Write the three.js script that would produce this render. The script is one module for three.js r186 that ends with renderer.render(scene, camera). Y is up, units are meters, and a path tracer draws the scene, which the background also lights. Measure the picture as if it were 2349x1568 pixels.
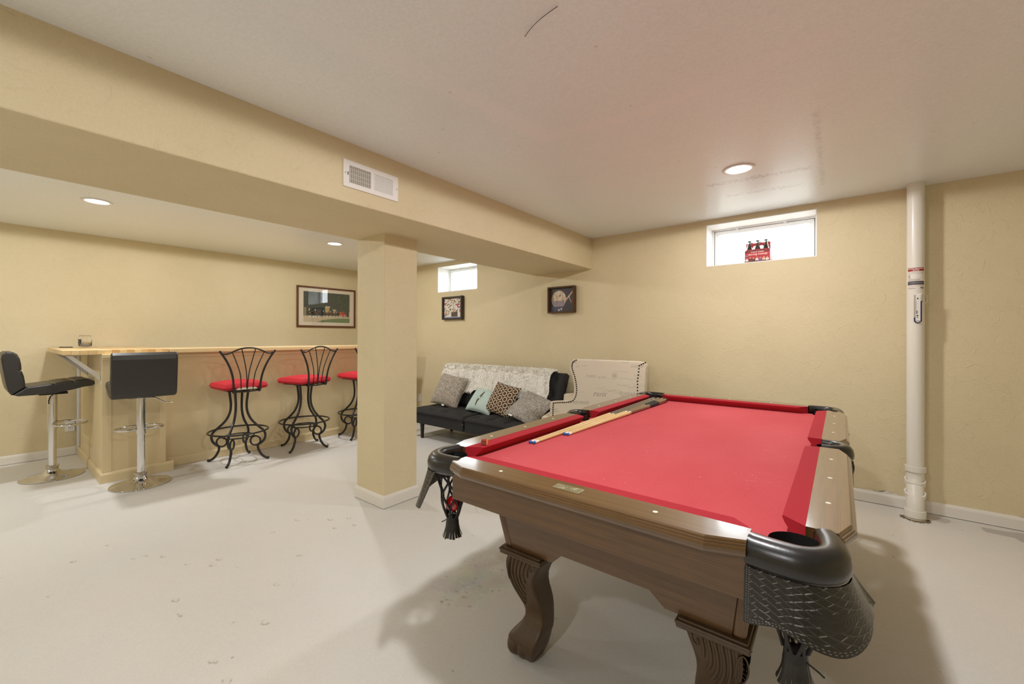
import * as THREE from 'three';
import { mergeGeometries } from 'three/addons/utils/BufferGeometryUtils.js';
import { RectAreaLightUniformsLib } from 'three/addons/lights/RectAreaLightUniformsLib.js';
import { RoundedBoxGeometry } from 'three/addons/geometries/RoundedBoxGeometry.js';

// ---------------------------------------------------------------- camera, sky, exposure
const scene = new THREE.Scene();
const FW = 2349, FH = 1568, FOCAL = 952.5;
const camera = new THREE.PerspectiveCamera(2 * Math.atan(FH / 2 / FOCAL) * 180 / Math.PI, FW / FH, 0.02, 100);
camera.rotation.order = 'YXZ';
camera.position.set(0, 1.235, 0);
camera.rotation.set(0, THREE.MathUtils.degToRad(38.3245), THREE.MathUtils.degToRad(0.1176));
camera.setViewOffset(FW, FH, 0, 12.435, FW, FH);
scene.background = new THREE.Color().setRGB(0.9, 0.96, 1.0);   // bright overcast sky
scene.backgroundIntensity = 10;
const renderer = new THREE.WebGLRenderer({ antialias: true });
renderer.toneMapping = THREE.LinearToneMapping;
renderer.toneMappingExposure = 1.0;
renderer.shadowMap.enabled = true;
RectAreaLightUniformsLib.init();
const LAMP = 2.68, LAMP_FACE = 205, LAMP_COLOR = new THREE.Color().setRGB(1.0, 0.985, 0.99);

// ---------------------------------------------------------------- helpers
const R = (d) => d * Math.PI / 180;
const V = (x, y, z) => new THREE.Vector3(x, y, z);
function rng(seed) { let a = seed >>> 0; return () => { a |= 0; a = a + 0x6D2B79F5 | 0; let t = Math.imul(a ^ a >>> 15, 1 | a); t = t + Math.imul(t ^ t >>> 7, 61 | t) ^ t; return ((t ^ t >>> 14) >>> 0) / 4294967296; }; }
const used = {};
function numbered(n) { if (!(n in used)) { used[n] = 0; return n; } used[n]++; return n + '_' + String(used[n]).padStart(3, '0'); }
function clean(g) {
  const n = g.index ? g.toNonIndexed() : g.clone();
  for (const k of Object.keys(n.attributes)) if (!['position', 'normal', 'uv'].includes(k)) n.deleteAttribute(k);
  if (!n.attributes.normal) n.computeVertexNormals();
  if (!n.attributes.uv) n.setAttribute('uv', new THREE.BufferAttribute(new Float32Array(n.attributes.position.count * 2), 2));
  n.morphAttributes = {}; n.clearGroups();
  return n;
}
function boxUV(g) {                                     // uv in metres, projected along the dominant axis of each face
  const p = g.attributes.position, uv = g.attributes.uv, a = V(0, 0, 0), b = V(0, 0, 0), c = V(0, 0, 0), n = V(0, 0, 0);
  for (let i = 0; i < p.count; i += 3) {
    a.fromBufferAttribute(p, i); b.fromBufferAttribute(p, i + 1); c.fromBufferAttribute(p, i + 2);
    n.copy(b).sub(a).cross(V(0, 0, 0).copy(c).sub(a));
    const x = Math.abs(n.x), y = Math.abs(n.y), z = Math.abs(n.z);
    for (let k = 0; k < 3; k++) {
      const px = p.getX(i + k), py = p.getY(i + k), pz = p.getZ(i + k);
      if (y >= x && y >= z) uv.setXY(i + k, px, pz); else if (x >= z) uv.setXY(i + k, pz, py); else uv.setXY(i + k, px, py);
    }
  }
  return g;
}
function join(list, keepUV) {
  const m = mergeGeometries((Array.isArray(list) ? list : [list]).map(clean), false);
  return keepUV ? m : boxUV(m);
}
function part(name, geos, material, parent, keepUV = false) {
  const m = new THREE.Mesh(join(geos, keepUV), material);
  m.name = name; m.castShadow = m.receiveShadow = true;
  if (parent) parent.add(m);
  return m;
}
function info(o, label, category, group, kind) {
  o.userData = { label, category };
  if (group) o.userData.group = group;
  if (kind) o.userData.kind = kind;
  return o;
}
function thing(name, label, category, pos = [0, 0, 0], turn = 0, group, kind) {
  const o = new THREE.Group();
  o.name = numbered(name); o.position.set(...pos); o.rotation.y = turn; scene.add(o);
  return info(o, label, category, group, kind);
}
function single(name, label, category, geos, material, pos = [0, 0, 0], group, kind, keepUV) {
  const m = part(numbered(name), geos, material, scene, keepUV);
  m.position.set(...pos);
  return info(m, label, category, group, kind);
}
const box = (w, h, d, x = 0, y = 0, z = 0) => new THREE.BoxGeometry(w, h, d).translate(x, y, z);
const span = (x0, x1, y0, y1, z0, z1) => box(x1 - x0, y1 - y0, z1 - z0, (x0 + x1) / 2, (y0 + y1) / 2, (z0 + z1) / 2);
const rbox = (w, h, d, r = 0.005, x = 0, y = 0, z = 0, s = 2) => new RoundedBoxGeometry(w, h, d, s, Math.min(r, w / 2.01, h / 2.01, d / 2.01)).translate(x, y, z);
const rspan = (x0, x1, y0, y1, z0, z1, r = 0.004) => rbox(x1 - x0, y1 - y0, z1 - z0, r, (x0 + x1) / 2, (y0 + y1) / 2, (z0 + z1) / 2);
const cyl = (r0, r1, h, x = 0, y = 0, z = 0, n = 24) => new THREE.CylinderGeometry(r0, r1, h, n).translate(x, y, z);
const ball = (r, x = 0, y = 0, z = 0, a = 12, b = 8) => new THREE.SphereGeometry(r, a, b).translate(x, y, z);
const lathe = (pts, n = 32) => new THREE.LatheGeometry(pts.map((p) => new THREE.Vector2(p[0], p[1])), n);
const curve = (pts, closed = false, tension = 0.5) => new THREE.CatmullRomCurve3(pts.map((p) => V(...p)), closed, 'catmullrom', tension);
const tube = (pts, r, n = 32, m = 8, closed = false) => new THREE.TubeGeometry(curve(pts, closed), n, r, m, closed);
function rod(a, b, r, r2 = r, n = 10) {                  // straight round bar from a to b
  const A = V(...a), B = V(...b), d = B.clone().sub(A), g = new THREE.CylinderGeometry(r2, r, d.length(), n);
  g.applyQuaternion(new THREE.Quaternion().setFromUnitVectors(V(0, 1, 0), d.normalize()));
  return g.translate((A.x + B.x) / 2, (A.y + B.y) / 2, (A.z + B.z) / 2);
}
function tris(list) {                                    // flat-shaded triangles from [a,b,c] triples of [x,y,z]
  const f = [];
  for (const t of list) for (const p of t) f.push(...p);
  const g = new THREE.BufferGeometry();
  g.setAttribute('position', new THREE.BufferAttribute(new Float32Array(f), 3));
  g.computeVertexNormals();
  return g;
}
function quad(out, a, b, c, d) { out.push([a, b, c], [a, c, d]); }
function molding(profile, a, b, n, m0 = 0, m1 = 0) {     // profile [out, up] swept from a to b, out along n; m = mitre
  const A = V(...a), B = V(...b), N = V(...n), d = B.clone().sub(A).normalize(), o = [];
  const at = (P, u, v, s) => { const q = P.clone().addScaledVector(N, u).addScaledVector(d, s * u); return [q.x, q.y + v, q.z]; };
  const s = profile.map((p) => at(A, p[0], p[1], -m0)), e = profile.map((p) => at(B, p[0], p[1], m1));
  for (let i = 0; i < profile.length; i++) { const j = (i + 1) % profile.length; quad(o, s[i], e[i], e[j], s[j]); }
  for (let i = 1; i < profile.length - 1; i++) { o.push([s[0], s[i], s[i + 1]], [e[0], e[i + 1], e[i]]); }
  return tris(o);
}
function extrude(pts, depth, bevel = 0, holes = [], seg = 2) {
  const s = pts instanceof THREE.Shape ? pts : new THREE.Shape(pts.map((p) => new THREE.Vector2(p[0], p[1])));
  for (const h of holes) s.holes.push(new THREE.Path(h.map((p) => new THREE.Vector2(p[0], p[1]))));
  return new THREE.ExtrudeGeometry(s, { depth, bevelEnabled: bevel > 0, bevelThickness: bevel, bevelSize: bevel, bevelOffset: -bevel, bevelSegments: seg, curveSegments: 12 });
}
function grid(nu, nv, fn, closedU = false) {             // smooth surface from fn(u, v) -> [x, y, z]
  const p = [], uv = [], idx = [];
  for (let j = 0; j <= nv; j++) for (let i = 0; i <= nu; i++) { p.push(...fn(i / nu, j / nv)); uv.push(i / nu, j / nv); }
  for (let j = 0; j < nv; j++) for (let i = 0; i < nu; i++) { const a = j * (nu + 1) + i, b = a + 1, c = a + nu + 1, d = c + 1; idx.push(a, b, d, a, d, c); }
  const g = new THREE.BufferGeometry();
  g.setAttribute('position', new THREE.BufferAttribute(new Float32Array(p), 3));
  g.setAttribute('uv', new THREE.BufferAttribute(new Float32Array(uv), 2));
  g.setIndex(idx); g.computeVertexNormals();
  if (closedU) {
    const n = g.attributes.normal;
    for (let j = 0; j <= nv; j++) { const a = j * (nu + 1), b = a + nu, v = V(n.getX(a) + n.getX(b), n.getY(a) + n.getY(b), n.getZ(a) + n.getZ(b)).normalize(); n.setXYZ(a, v.x, v.y, v.z); n.setXYZ(b, v.x, v.y, v.z); }
  }
  return g;
}
function mirror(g, sx, sz) {                              // mirrored copy in x and/or z with the faces turned right
  const c = clean(g).applyMatrix4(new THREE.Matrix4().makeScale(sx, 1, sz));
  if (sx * sz < 0) for (const k of ['position', 'normal', 'uv']) {
    const a = c.attributes[k], s = a.itemSize;
    for (let i = 0; i < a.count; i += 3) for (let q = 0; q < s; q++) { const t = a.array[(i + 1) * s + q]; a.array[(i + 1) * s + q] = a.array[(i + 2) * s + q]; a.array[(i + 2) * s + q] = t; }
  }
  return c;
}
function sweep(path, prof, closedPath = false) {          // path [x,y,z] in plan, prof [out, up] (closed); out = right-hand side of travel
  const P = path.map((p) => V(...p)), n = P.length, m = prof.length;
  const side = P.map((p, i) => {
    const a = P[closedPath ? (i + n - 1) % n : Math.max(0, i - 1)], b = P[closedPath ? (i + 1) % n : Math.min(n - 1, i + 1)];
    const d = b.clone().sub(a).setY(0).normalize(); return V(-d.z, 0, d.x);
  });
  const g = grid(m, closedPath ? n : n - 1, (u, v) => {
    const i = Math.round(v * (closedPath ? n : n - 1)) % n, q = prof[Math.round(u * m) % m];
    return [P[i].x + side[i].x * q[0], P[i].y + q[1], P[i].z + side[i].z * q[0]];
  }, true);
  const caps = [];
  if (!closedPath) for (const i of [0, n - 1]) {
    const r = prof.map((q) => [P[i].x + side[i].x * q[0], P[i].y + q[1], P[i].z + side[i].z * q[0]]);
    for (let k = 1; k < m - 1; k++) caps.push(i ? [r[0], r[k], r[k + 1]] : [r[0], r[k + 1], r[k]]);
  }
  return caps.length ? join([g, tris(caps)]) : g;
}

// ---------------------------------------------------------------- textures
function canvas(w, h, draw) { const c = document.createElement('canvas'); c.width = w; c.height = h; const x = c.getContext('2d'); draw(x, w, h); return c; }
function tex(c, sx = 1, sy = 1, srgb = true) {
  const t = new THREE.CanvasTexture(c);
  t.wrapS = t.wrapT = THREE.RepeatWrapping; t.repeat.set(1 / sx, 1 / sy);
  if (srgb) t.colorSpace = THREE.SRGBColorSpace;
  return t;
}
function data(w, h, fn, sx = 1, sy = 1, srgb = true) {
  const d = new Uint8Array(w * h * 4);
  for (let y = 0; y < h; y++) for (let x = 0; x < w; x++) { const c = fn(x, y), i = (y * w + x) * 4; if (typeof c === 'number') d[i] = d[i + 1] = d[i + 2] = c; else { d[i] = c[0]; d[i + 1] = c[1]; d[i + 2] = c[2]; } d[i + 3] = 255; }
  const t = new THREE.DataTexture(d, w, h); t.needsUpdate = true; t.magFilter = THREE.LinearFilter; t.minFilter = THREE.LinearFilter;
  t.wrapS = t.wrapT = THREE.RepeatWrapping; t.repeat.set(1 / sx, 1 / sy);
  if (srgb) t.colorSpace = THREE.SRGBColorSpace;
  return t;
}
function noiseGrid(seed, n) { const r = rng(seed), a = new Float32Array(n * n); for (let i = 0; i < n * n; i++) a[i] = r(); return (x, y) => { const xi = Math.floor(x), yi = Math.floor(y), fx = x - xi, fy = y - yi, u = fx * fx * (3 - 2 * fx), v = fy * fy * (3 - 2 * fy), g = (i, j) => a[((j % n + n) % n) * n + ((i % n + n) % n)]; return (g(xi, yi) * (1 - u) + g(xi + 1, yi) * u) * (1 - v) + (g(xi, yi + 1) * (1 - u) + g(xi + 1, yi + 1) * u) * v; }; }
function fbm(seed, base, oct) { const ns = []; for (let i = 0; i < oct; i++) ns.push(noiseGrid(seed + i * 17, base << i)); return (u, v) => { let s = 0, a = 0.5, t = 0; for (let i = 0; i < oct; i++) { const k = base << i; s += ns[i](u * k, v * k) * a; t += a; a *= 0.55; } return s / t; }; }   // tiles over 0..1
const clamp = (x, a = 0, b = 255) => Math.min(b, Math.max(a, x));
const mix = (a, b, t) => a + (b - a) * t;
const std = (o) => new THREE.MeshStandardMaterial(o);
const phys = (o) => new THREE.MeshPhysicalMaterial(o);

// hand-trowelled plaster relief: overlapping arcs over fine grain
const plasterBump = (() => {
  const r = rng(11), S = 1024;
  const c = canvas(S, S, (x) => {
    x.fillStyle = '#808080'; x.fillRect(0, 0, S, S);
    for (let i = 0; i < 2400; i++) {
      const cx = r() * S, cy = r() * S, rad = 9 + r() * 46, a0 = r() * 6.28, a1 = a0 + 0.3 + r() * 1.3, up = r() < 0.62;
      x.strokeStyle = up ? `rgba(255,255,255,${0.03 + r() * 0.2})` : `rgba(0,0,0,${0.03 + r() * 0.15})`; x.lineWidth = 0.8 + r() * 2.2;
      for (const dx of [-S, 0, S]) for (const dy of [-S, 0, S]) { if (cx + dx < -120 || cx + dx > S + 120 || cy + dy < -120 || cy + dy > S + 120) continue; x.beginPath(); x.ellipse(cx + dx, cy + dy, rad, rad * (0.5 + 0.4 * ((i * 7) % 5) / 5), i, a0, a1); x.stroke(); }
    }
    const im = x.getImageData(0, 0, S, S), f = fbm(5, 8, 6);
    for (let i = 0; i < S * S; i++) { const k = (f((i % S) / S, Math.floor(i / S) / S) - 0.5) * 90 + (r() - 0.5) * 14; for (let q = 0; q < 3; q++) im.data[i * 4 + q] = clamp(im.data[i * 4 + q] + k); }
    x.putImageData(im, 0, 0);
  });
  return tex(c, 1.7, 1.7, false);
})();
const grainBump = (() => { const r = rng(21), f = fbm(23, 64, 3); return data(512, 512, (x, y) => clamp(128 + (f(x / 512, y / 512) - 0.5) * 170 + (r() - 0.5) * 60), 0.6, 0.6, false); })();
const paintTone = (() => { const f = fbm(31, 4, 6), r = rng(33); return data(512, 512, (x, y) => { const k = (f(x / 512, y / 512) - 0.5) * 14 + (r() - 0.5) * 5; return [clamp(223 + k), clamp(208 + k), clamp(170 + k * 1.2)]; }, 2.3, 2.3); })();
function grainTex(seed, c0, c1, w, h, sx, sy, streak = 14, knots = 0) {   // wood grain running along u
  const f = fbm(seed, 4, 6), g = fbm(seed + 3, 2, 5), r = rng(seed);
  return data(w, h, (x, y) => {
    const u = x / w, v = y / h, wob = (g(u, v) - 0.5) * 0.12;
    let k = 0.5 + 0.5 * Math.sin((v + wob) * streak * 6.283 + f(u, v) * 5); k = k * 0.16 + f(u, (v * 9) % 1) * 0.5 + (f((u * 3) % 1, (v * 40) % 1)) * 0.42 - 0.04 + (r() - 0.5) * 0.08;
    k = clamp(k, 0, 1);
    return [mix(c0[0], c1[0], k), mix(c0[1], c1[1], k), mix(c0[2], c1[2], k)];
  }, sx, sy);
}
const tableWood = grainTex(51, [70, 48, 24], [134, 98, 56], 1024, 512, 0.9, 0.25, 9);
const tableWoodV = (() => { const t = tableWood.clone(); t.rotation = Math.PI / 2; t.needsUpdate = true; return t; })();
const pineTex = grainTex(65, [224, 192, 136], [246, 226, 184], 512, 512, 0.7, 0.2, 6);
const mapleTex = grainTex(61, [206, 166, 104], [236, 204, 148], 512, 512, 0.6, 0.2, 7);

// ---------------------------------------------------------------- room
const X0 = -6.247, X1 = 2.3, Z0 = -4.11, Z1 = 3.3, H = 2.308, BY = 1.974, BX0 = -2.918, BX1 = -2.136;
const mWall = std({ map: paintTone, bumpMap: plasterBump, bumpScale: 0.011, roughness: 0.6 });
const ceilTex = (() => {                                   // flat paint with sooty specks, faint darker strip, taped-joint sheen painted in as lighter bands
  const S = 1536, w = X1 - X0 + 0.4, d = Z1 - Z0 + 0.5, r = rng(45), f = fbm(41, 6, 7);
  const c = canvas(S, S, (x) => {
    const im = x.createImageData(S, S);
    for (let j = 0; j < S; j++) for (let i = 0; i < S; i++) { const k = (f(i / S, j / S) - 0.5) * 12 + (r() - 0.5) * 8, o = (j * S + i) * 4; im.data[o] = clamp(242 + k); im.data[o + 1] = clamp(247 + k); im.data[o + 2] = clamp(247 + k); im.data[o + 3] = 255; }
    x.putImageData(im, 0, 0);
    const px = (X, Z) => [(X - X0 + 0.2) / w * S, (Z - Z0 + 0.3) / d * S];
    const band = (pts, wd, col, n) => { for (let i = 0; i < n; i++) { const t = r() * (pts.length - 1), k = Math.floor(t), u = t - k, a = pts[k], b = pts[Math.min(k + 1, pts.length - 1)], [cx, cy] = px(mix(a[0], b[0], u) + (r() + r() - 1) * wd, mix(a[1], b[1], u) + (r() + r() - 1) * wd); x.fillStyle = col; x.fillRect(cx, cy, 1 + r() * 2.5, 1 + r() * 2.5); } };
    band([[-1.5, 0.6], [-1.46, -0.68], [-1.34, -1.17], [-1.30, -1.56], [-1.25, -1.88]], 0.09, 'rgba(255,255,255,0.06)', 9000);  // sheen over the taped joints, put into the colour as pale dabs
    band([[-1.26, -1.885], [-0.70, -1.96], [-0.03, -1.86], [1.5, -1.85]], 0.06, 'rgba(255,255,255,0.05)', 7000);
    band([[-0.10, -2.45], [-0.105, -3.65]], 0.02, 'rgba(150,140,132,0.03)', 900);
    for (const [a, b, n] of [[-0.75, -0.15, 500], [-0.7, -0.2, 260]]) for (let i = 0; i < n; i++) { const X = mix(a, b, r()), Z = -3.18 - 0.09 * (X + 0.75) + (r() + r() - 1) * 0.05 - (n < 300 ? 0.32 : 0), [cx, cy] = px(X, Z); x.fillStyle = 'rgba(120,106,96,0.2)'; x.fillRect(cx, cy, 1 + r() * 1.4, 1); }
    for (let i = 0; i < 130; i++) { const [cx, cy] = px(X0 + r() * 8.5, Z0 + r() * 7.4); x.fillStyle = 'rgba(120,108,98,0.4)'; x.fillRect(cx, cy, 1 + r(), 1); }
  });
  const t = new THREE.CanvasTexture(c); t.colorSpace = THREE.SRGBColorSpace; t.flipY = false; return t;
})();
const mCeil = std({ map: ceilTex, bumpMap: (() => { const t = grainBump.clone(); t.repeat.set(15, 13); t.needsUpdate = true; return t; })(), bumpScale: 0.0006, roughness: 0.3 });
const mTrim = std({ color: '#e9e4da', roughness: 0.4 });
const mWhite = std({ color: '#f1efea', roughness: 0.45 });
const mVinyl = std({ color: '#eef0ee', roughness: 0.35 });
const mBlackRubber = std({ color: '#1b1c1c', roughness: 0.7 });

// painted concrete: grey paint, trowel patches, chips and stains where the photograph shows them
const floorTex = (() => {
  const S = 2048, w = X1 - X0, d = Z1 - Z0, r = rng(71), f = fbm(73, 4, 7), g = fbm(79, 6, 5);
  const c = canvas(S, S, (x) => {
    const im = x.createImageData(S, S);
    for (let j = 0; j < S; j++) for (let i = 0; i < S; i++) {
      const k = (f(i / S, j / S) - 0.5) * 26 + (r() - 0.5) * 7, q = (g(j / S, i / S) - 0.5) * 12, o = (j * S + i) * 4;
      im.data[o] = clamp(221 + k + q); im.data[o + 1] = clamp(218 + k); im.data[o + 2] = clamp(211 + k - q); im.data[o + 3] = 255;
    }
    x.putImageData(im, 0, 0);
    const px = (X, Z) => [(X - X0) / w * S, (Z - Z0) / d * S];
    const blot = (X, Z, rx, rz, col, n = 9) => { x.fillStyle = col; x.beginPath(); const [cx, cy] = px(X, Z); for (let a = 0; a <= n; a++) { const t = a / n * 6.283, k = 0.55 + r() * 0.75; const p = [cx + Math.cos(t) * rx / w * S * k, cy + Math.sin(t) * rz / d * S * k]; a ? x.lineTo(...p) : x.moveTo(...p); } x.closePath(); x.fill(); };
    // bare, scuffed cement beside the table leg
    for (let i = 0; i < 60; i++) blot(-1.45 + (r() - 0.5) * 0.24, -1.56 + (r() - 0.5) * 0.34, 0.03 + r() * 0.07, 0.03 + r() * 0.08, `rgba(${168 + r() * 50 | 0},${172 + r() * 48 | 0},${162 + r() * 46 | 0},0.12)`, 14);
    for (let i = 0; i < 70; i++) blot(-1.45 + (r() - 0.5) * 0.34, -1.55 + (r() - 0.5) * 0.5, 0.004 + r() * 0.012, 0.004 + r() * 0.008, r() < 0.5 ? 'rgba(130,122,108,0.3)' : 'rgba(228,228,222,0.35)', 7);
    // paint chips and bumps scattered across the open floor
    const chips = [[-3.08, -0.515], [-3.07, -0.56], [-2.98, -0.62], [-2.705, -0.80], [-2.66, -0.76], [-2.78, -0.68], [-2.44, -0.55], [-2.30, -0.54], [-2.81, -1.12], [-2.95, -0.19], [-1.87, -0.54], [-1.72, -0.535], [-2.62, -1.53], [-2.7, -1.44], [-2.5, -1.5], [-2.56, -1.4], [-2.86, -1.3], [-2.2, -0.9], [-1.95, -0.75], [-2.4, -1.1], [-3.4, -0.45], [-3.3, -0.3], [0.0, -1.5], [0.12, -1.45], [-0.55, -0.75], [-0.5, -0.8]];
    for (const [X, Z] of chips) { blot(X + 0.004, Z + 0.004, 0.022, 0.014, 'rgba(150,143,130,0.55)', 9); blot(X, Z, 0.02, 0.013, 'rgba(218,214,205,0.9)', 9); }
    for (let i = 0; i < 240; i++) blot(X0 + r() * w, Z0 + r() * d, 0.002 + r() * 0.004, 0.002 + r() * 0.004, r() < 0.6 ? 'rgba(110,96,78,0.6)' : 'rgba(228,226,220,0.55)', 6);
    // worn darker strip under the right-hand baseboard, stain beside the vent pipe
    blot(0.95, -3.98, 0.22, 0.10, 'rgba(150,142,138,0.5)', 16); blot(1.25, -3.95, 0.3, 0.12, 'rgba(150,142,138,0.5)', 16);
    blot(0.53, -4.02, 0.09, 0.06, 'rgba(160,146,134,0.45)', 14);
    for (let i = 0; i < 22; i++) { const [a, b] = px(X0 + r() * w, Z0 + r() * d); x.strokeStyle = `rgba(${r() < 0.5 ? '150,142,128' : '222,219,210'},0.28)`; x.lineWidth = 1 + r(); x.beginPath(); x.moveTo(a, b); x.lineTo(a + (r() - 0.5) * 90, b + (r() - 0.5) * 90); x.stroke(); }
  });
  const t = new THREE.CanvasTexture(c); t.colorSpace = THREE.SRGBColorSpace; t.flipY = false; return t;
})();
const mFloor = std({ map: floorTex, bumpMap: (() => { const t = grainBump.clone(); t.repeat.set(9, 8); t.needsUpdate = true; return t; })(), bumpScale: 0.0006, roughness: 0.5 });
{
  const g = span(X0, X1, -0.15, 0, Z0, Z1).toNonIndexed(), p = g.attributes.position, uv = g.attributes.uv;
  for (let i = 0; i < p.count; i++) uv.setXY(i, (p.getX(i) - X0) / (X1 - X0), (p.getZ(i) - Z0) / (Z1 - Z0));
  single('floor', 'pale grey painted concrete floor with chips and scuffs', 'floor', g, mFloor, [0, 0, 0], null, 'structure', true);
}
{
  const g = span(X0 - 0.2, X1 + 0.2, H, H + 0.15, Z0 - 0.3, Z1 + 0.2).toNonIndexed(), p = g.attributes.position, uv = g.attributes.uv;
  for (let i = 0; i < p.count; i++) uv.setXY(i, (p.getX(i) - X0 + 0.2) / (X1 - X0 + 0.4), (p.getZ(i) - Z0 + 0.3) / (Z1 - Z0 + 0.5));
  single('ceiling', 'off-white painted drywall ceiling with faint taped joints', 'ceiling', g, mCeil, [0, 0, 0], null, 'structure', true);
}
single('wall_left', 'cream textured wall behind the bar', 'wall', span(X0 - 0.2, X0, -0.15, H, Z0 - 0.3, Z1 + 0.2), mWall, [0, 0, 0], null, 'structure');
single('wall_right', 'cream textured wall out of view beside the pool table', 'wall', span(X1, X1 + 0.2, -0.15, H, Z0 - 0.3, Z1 + 0.2), mWall, [0, 0, 0], null, 'structure');
single('wall_front', 'cream textured wall behind the camera', 'wall', span(X0, X1, -0.15, H, Z1, Z1 + 0.2), mWall, [0, 0, 0], null, 'structure');
const WIN = [[-0.97, -0.147, 1.88, 2.262], [-4.64, -3.85, 1.875, 2.25]];
{
  const rect = (a, b, c, d) => [[a, c], [a, d], [b, d], [b, c]];
  const g = extrude([[X0, -0.15], [X1, -0.15], [X1, H], [X0, H]], 0.3, 0, WIN.map((q) => rect(...q))).translate(0, 0, Z0 - 0.3);
  single('wall_back', 'cream textured wall with two small high windows', 'wall', g, mWall, [0, 0, 0], null, 'structure');
}
const bead = 0.006;
single('ceiling_beam', 'cream boxed ceiling beam crossing the room above the column', 'beam',
  extrude([[BX0 + bead, BY], [BX1 - bead, BY], [BX1 - bead * 0.3, BY + bead * 0.3], [BX1, BY + bead], [BX1, H], [BX0, H], [BX0, BY + bead], [BX0 + bead * 0.3, BY + bead * 0.3]], Z1 - Z0).translate(0, 0, Z0), mWall, [0, 0, 0], null, 'structure');
const CX0 = -2.918, CX1 = -2.565, CZ0 = -2.062, CZ1 = -1.769;
const BASE = [[0, 0.004], [0.013, 0.004], [0.013, 0.068], [0.011, 0.076], [0.005, 0.088], [0, 0.09]];
{
  const col = thing('column', 'square cream column with white base trim under the beam', 'column', [0, 0, 0], 0, null, 'structure');
  const c = 0.004, s = [[CX0 + c, -CZ0], [CX0, -CZ0 - c], [CX0, -CZ1 + c], [CX0 + c, -CZ1], [CX1 - c, -CZ1], [CX1, -CZ1 + c], [CX1, -CZ0 - c], [CX1 - c, -CZ0]];
  part('shaft', extrude(s, BY).rotateX(-Math.PI / 2), mWall, col);
  part('baseboard', molding(BASE, [CX0, 0, CZ1], [CX1, 0, CZ1], [0, 0, 1], 1, 1), mTrim, col);
  part('baseboard', molding(BASE, [CX1, 0, CZ1], [CX1, 0, CZ0], [1, 0, 0], 1, 1), mTrim, col);
  part('baseboard', molding(BASE, [CX1, 0, CZ0], [CX0, 0, CZ0], [0, 0, -1], 1, 1), mTrim, col);
  part('baseboard', molding(BASE, [CX0, 0, CZ0], [CX0, 0, CZ1], [-1, 0, 0], 1, 1), mTrim, col);
}
const BB = BASE.map(([a, b]) => [a, b * 0.96]);
single('baseboard_back', 'white baseboard along the window wall', 'baseboard', molding(BB, [X0, 0, Z0], [X1, 0, Z0], [0, 0, 1], 0, 0), mTrim, [0, 0, 0], null, 'structure');
single('baseboard_left', 'white baseboard on the wall behind the first chrome stool', 'baseboard', [molding(BB, [X0, 0, Z1], [X0, 0, -0.60], [1, 0, 0], 0, 0)], mTrim, [0, 0, 0], null, 'structure');
single('baseboard_right', 'white baseboard on the wall out of view', 'baseboard', molding(BB, [X1, 0, Z0], [X1, 0, Z1], [-1, 0, 0], 0, 0), mTrim, [0, 0, 0], null, 'structure');
// chipped paint above the baseboard, left of the vent pipe
{
  const r = rng(90), g = [];
  for (const [x, w, h] of [[0.03, 0.05, 0.02], [0.09, 0.06, 0.012], [0.2, 0.05, 0.02], [0.26, 0.06, 0.03], [0.30, 0.04, 0.02], [0.93, 0.03, 0.01]]) {
    const s = [[-w, 0]]; for (let i = 0; i <= 7; i++) s.push([-w + 2 * w * i / 7, h * (0.35 + 0.65 * r()) * Math.sin(Math.PI * (i + 0.5) / 8)]); s.push([w, 0]);
    const o = []; for (let i = 1; i < s.length - 1; i++) o.push([[s[0][0] + x, 0.084, Z0 + 0.002 + g.length * 0.0009], [s[i + 1][0] + x, 0.084 + s[i + 1][1], Z0 + 0.002 + g.length * 0.0009], [s[i][0] + x, 0.084 + s[i][1], Z0 + 0.002 + g.length * 0.0009]]);
    g.push(tris(o));
  }
  single('bare_plaster_patch', 'flaked white plaster above the baseboard beside the vent pipe', 'plaster patch', g, mTrim, [0, 0, 0], null, 'structure');
}
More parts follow.
